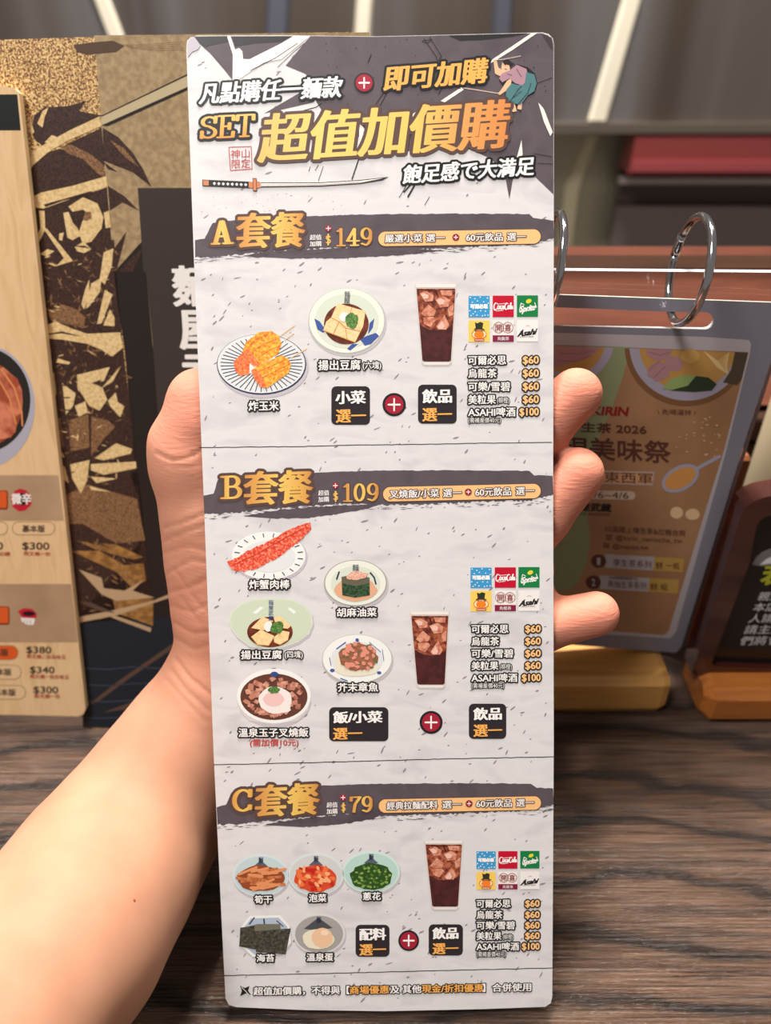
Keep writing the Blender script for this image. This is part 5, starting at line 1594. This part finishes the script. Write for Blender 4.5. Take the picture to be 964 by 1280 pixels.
# thumb
thumb = chain([(290, 745, .0250, .0175), (262, 645, .0180, .0142), (243, 584, .0150, .0127), (240, 556, .0144, .0121), (250, 527, .0120, .0098), (250, 501, .0118, .0098)], .004, .008)
# fingers
idx = chain([(470, 655, .0185, .0105), (596, 590, .0170, .0093), (676, 533, .0112, .0087), (720, 493, .0085, .0078)], .003, .002)
mid = chain([(480, 730, .0205, .0108), (604, 700, .0180, .0094), (674, 647, .0112, .0088), (722, 592, .0086, .0079)], .003, .002)
rng = chain([(485, 800, .0215, .0105), (600, 775, .0210, .0090), (655, 740, .0150, .0082), (664, 712, .0095, .0070)], .003, .005)
pky = chain([(470, 862, .0195, .0105), (590, 822, .0160, .0084), (672, 784, .0100, .0077), (746, 767, .0080, .0068)], .003, .005)


def surface_nets(D_, h0, vx):
    ins = D_ < 0
    nx, ny, nz = D_.shape
    c8 = np.zeros((nx - 1, ny - 1, nz - 1), np.int8)
    for i in (0, 1):
        for j in (0, 1):
            for k in (0, 1):
                c8 += ins[i:nx - 1 + i, j:ny - 1 + j, k:nz - 1 + k]
    act = (c8 > 0) & (c8 < 8)
    I = np.argwhere(act)
    idm = np.full(act.shape, -1, np.int32)
    idm[tuple(I.T)] = np.arange(len(I))
    acc = np.zeros((len(I), 3))
    cnt = np.zeros(len(I))
    corners = [(i, j, k) for i in (0, 1) for j in (0, 1) for k in (0, 1)]
    for a in range(8):
        for b in range(a + 1, 8):
            ca, cb_ = np.array(corners[a]), np.array(corners[b])
            if np.abs(ca - cb_).sum() != 1:
                continue
            va = D_[tuple((I + ca).T)]
            vb = D_[tuple((I + cb_).T)]
            m_ = (va < 0) != (vb < 0)
            t = np.where(m_, va / np.where(va - vb == 0, 1, va - vb), 0)
            acc += np.where(m_[:, None], ca + (cb_ - ca) * t[:, None], 0)
            cnt += m_
    V = (I + acc / np.maximum(cnt, 1)[:, None]) * vx + h0
    faces = []
    for axn in range(3):
        u, w_ = [(1, 2), (2, 0), (0, 1)][axn]
        sl0, sl1 = [slice(None)] * 3, [slice(None)] * 3
        sl0[axn], sl1[axn] = slice(0, -1), slice(1, None)
        e = ins[tuple(sl0)] != ins[tuple(sl1)]
        E_ = np.argwhere(e)
        ok = (E_[:, u] > 0) & (E_[:, w_] > 0) & (E_[:, u] < D_.shape[u] - 1) & (E_[:, w_] < D_.shape[w_] - 1)
        E_ = E_[ok]
        first = ins[tuple(E_.T)]
        q = []
        for du, dw in ((0, 0), (-1, 0), (-1, -1), (0, -1)):
            C_ = E_.copy()
            C_[:, u] += du
            C_[:, w_] += dw
            q.append(idm[tuple(C_.T)])
        q = np.stack(q, 1)
        q[~first] = q[~first][:, ::-1]
        faces.append(q)
    return V, np.concatenate(faces)


V, FQ = surface_nets(D, HB0, VX)
# keep the one connected body
par = np.arange(len(V))
for it in range(400):
    m0 = par[FQ].min(1)
    p2 = par.copy()
    for a in range(4):
        np.minimum.at(p2, FQ[:, a], m0)
    p2 = p2[p2]
    if (p2 == par).all():
        break
    par = p2
big = np.bincount(par).argmax()
keep = par == big
new = np.cumsum(keep) - 1
FQ = new[FQ[keep[FQ[:, 0]]]]
V = V[keep]
# relax the voxel steps, then press in the skin creases
for it in range(6):
    s_ = np.zeros_like(V)
    c_ = np.zeros(len(V))
    for a, b in ((0, 1), (1, 2), (2, 3), (3, 0)):
        np.add.at(s_, FQ[:, a], V[FQ[:, b]])
        np.add.at(s_, FQ[:, b], V[FQ[:, a]])
        np.add.at(c_, FQ[:, a], 1)
        np.add.at(c_, FQ[:, b], 1)
    V = V + .5 * (s_ / c_[:, None] - V)
fn = np.cross(V[FQ[:, 2]] - V[FQ[:, 0]], V[FQ[:, 3]] - V[FQ[:, 1]])
vn = np.zeros_like(V)
for a in range(4):
    np.add.at(vn, FQ[:, a], fn)
vn /= np.linalg.norm(vn, axis=1)[:, None] + 1e-12
cen = V.mean(0)
rel = V - np.array(CAM)
dz = rel @ np.array(FWD)
PXX = W / 2 + F * rel[:, 0] / dz
PYY = H / 2 - F * (rel @ np.array(UP)) / dz
front = (vn * rel).sum(1) < 0
creases = [([(196, 566), (214, 575), (232, 573), (262, 560)], 2.6, .0010), ([(210, 582), (240, 584), (262, 578)], 3, .0003),
           ([(206, 660), (232, 652), (262, 640)], 3, .0006), ([(207, 676), (240, 662), (262, 656)], 3, .0005), ([(206, 692), (236, 682), (262, 690)], 3, .0005), ([(210, 716), (240, 700), (262, 704)], 3, .0006),
           ([(212, 740), (236, 735), (262, 722)], 3.4, .0007), ([(214, 757), (240, 766), (262, 754)], 3.2, .0006), ([(217, 778), (240, 792), (264, 790)], 3.6, .0008), ([(219, 798), (242, 812), (266, 806)], 3.2, .0006),
           ([(226, 746), (250, 780)], 3, .0004), ([(218, 712), (246, 752), (264, 768)], 3, .0005),
           ([(220, 824), (236, 846), (268, 872)], 3.4, .0009), ([(214, 838), (232, 862), (262, 890)], 3, .0007), ([(208, 850), (228, 872), (256, 902)], 3, .0004),
           ([(690, 520), (706, 540)], 3, .0003), ([(692, 640), (700, 650)], 3, .0003)]
disp = np.zeros(len(V))
for pl, w_, dp in creases:
    dmin = np.full(len(V), 1e9)
    for (x0_, y0_), (x1_, y1_) in zip(pl, pl[1:]):
        tx, ty = x1_ - x0_, y1_ - y0_
        t = np.clip(((PXX - x0_) * tx + (PYY - y0_) * ty) / (tx * tx + ty * ty), 0, 1)
        dmin = np.minimum(dmin, np.hypot(PXX - x0_ - t * tx, PYY - y0_ - t * ty))
    disp -= .42 * dp * np.exp(-(dmin / (.6 * w_)) ** 2) * front
    disp += .05 * dp * np.exp(-((dmin - 2.2 * w_) / (1.3 * w_)) ** 2) * front
V = V + vn * disp[:, None]

# skin that meets the card is pressed flat against its back
nrm = np.array(CP.n)
gap = (V - np.array(CP.p)) @ nrm
lim = -(CARD_T + .0007)
xin = (PXX > 232 + (PYY - 43) * .0394 - 4) & (PXX < 697) & (PYY > 38) & (PYY < 1266)
print('pressed', int((xin & (gap > lim)).sum()), float((gap[xin] - lim).max()))
push = np.where(xin & (gap > lim), gap - lim, 0)
V = V - push[:, None] * nrm

HO = HP(292, 862, .0225)
hand = link_mesh('hand', [Vector(p) for p in V], [tuple(int(i) for i in q) for q in FQ], [], None, None, HO, True)
hand.location = HO
tag(hand, 'left hand and bare forearm holding the tall menu card from behind', 'person')
# redder skin towards palm and finger tips is the skin's own colour
fl_ = np.zeros(len(V))
for p, r_ in ((thumb[-1], .020), (thumb[-2], .016), (idx[-1], .022), (mid[-1], .022), (pky[-1], .020), (rng[-1], .018)):
    fl_ = np.maximum(fl_, np.exp(-(np.linalg.norm(V - np.array(p), axis=1) / r_) ** 2))
pl_ = np.exp(-(np.linalg.norm(V - np.array(HP(300, 740, .02)), axis=1) / .035) ** 2)
att = hand.data.attributes.new('flush', 'FLOAT', 'POINT')
att.data.foreach_set('value', np.clip(fl_ + .55 * pl_, 0, 1).astype(np.float32))
sk = mat('skin', (226, 172, 134), .6, 0, .2)
b_ = sk.node_tree.nodes['Principled BSDF']
at_ = nd(sk, 'ShaderNodeAttribute', attribute_name='flush')
tcs = nd(sk, 'ShaderNodeTexCoord')
nzs = nd(sk, 'ShaderNodeTexNoise', Scale=70.0, Detail=4.0)
lk(sk, tcs.outputs['Object'], nzs.inputs['Vector'])
ra_ = ramp(sk, [(.3, (180, 130, 104)), (.7, (190, 141, 114))])
lk(sk, nzs.outputs['Fac'], ra_.inputs[0])
mxs = nd(sk, 'ShaderNodeMix', data_type='RGBA')
lk(sk, at_.outputs['Fac'], mxs.inputs['Factor'])
lk(sk, ra_.outputs[0], mxs.inputs['A'])
mxs.inputs['B'].default_value = lin((214, 136, 114))
lk(sk, mxs.outputs['Result'], b_.inputs['Base Color'])
b_.inputs['Subsurface Weight'].default_value = .25
b_.inputs['Subsurface Radius'].default_value = (1.0, .4, .2)
b_.inputs['Subsurface Scale'].default_value = .003
nz3 = nd(sk, 'ShaderNodeTexNoise', Scale=260.0, Detail=5.0)
mps = nd(sk, 'ShaderNodeMapping')
mps.inputs['Scale'].default_value = (1, 1.5, 5)
mps.inputs['Rotation'].default_value = (0, .25, 0)
lk(sk, tcs.outputs['Object'], mps.inputs[0])
lk(sk, mps.outputs[0], nz3.inputs['Vector'])
bps = nd(sk, 'ShaderNodeBump')
mst = nd(sk, 'ShaderNodeMath', operation='MULTIPLY_ADD')
lk(sk, at_.outputs['Fac'], mst.inputs[0])
mst.inputs[1].default_value = .6
mst.inputs[2].default_value = .05
lk(sk, mst.outputs[0], bps.inputs['Strength'])
bps.inputs['Distance'].default_value = .0004
lk(sk, nz3.outputs['Fac'], bps.inputs['Height'])
lk(sk, bps.outputs[0], b_.inputs['Normal'])
hand.data.materials.append(sk)
# nails on the far side of each finger end
nail_m = mat('fingernail', (232, 176, 152), .25, 0, .5)
for ch, rt in ((thumb, .0090), (idx, .0072), (mid, .0073), (rng, .0070), (pky, .0062)):
    tip, prev = ch[-1], ch[-2]
    ax = (tip - prev).normalized()
    bkd = (FWD - ax * FWD.dot(ax)).normalized()
    sd = ax.cross(bkd)
    c = tip - ax * rt * .45
    vv, ffc = [], []
    for i in range(9):
        for j in range(9):
            u, w_ = (i - 4) / 4, (j - 4) / 4
            k = 1 - .22 * abs(u) ** 3
            a = w_ * .85 * k
            vv.append(c + ax * (u * rt * .78) + (bkd * math.cos(a) + sd * math.sin(a)) * (rt * (1.03 - .12 * max(0, u) ** 2)))
    for i in range(8):
        for j in range(8):
            ffc.append((i * 9 + j, i * 9 + j + 1, (i + 1) * 9 + j + 1, (i + 1) * 9 + j))
    nb = len(vv)
    vv += [p - bkd * .0009 for p in vv]
    ffc += [tuple(x + nb for x in q[::-1]) for q in ffc]
    link_mesh('fingernail', vv, ffc, [nail_m], None, hand, HO, True)
# small freckle on the forearm
fp = [i for i in np.argsort(np.hypot(PXX - 169, PYY - 1124) + 1e3 * (~front))[:1]]
p0, n0 = Vector(V[fp[0]]), Vector(vn[fp[0]])
v, f = [], []
e_ = n0.orthogonal().normalized()
g_ = n0.cross(e_)
for rr_, hh_ in ((1, -.0003), (.7, .00012), (.01, .00025)):
    for k in range(10):
        a = 2 * math.pi * k / 10
        v.append(p0 + n0 * hh_ + (e_ * math.cos(a) * .0006 + g_ * math.sin(a) * .0004) * rr_)
for i in range(2):
    for k in range(10):
        f.append((i * 10 + k, i * 10 + (k + 1) % 10, (i + 1) * 10 + (k + 1) % 10, (i + 1) * 10 + k))
link_mesh('mole', v, f, [mat('mole_red', (168, 70, 50), .5)], None, hand, HO, True)
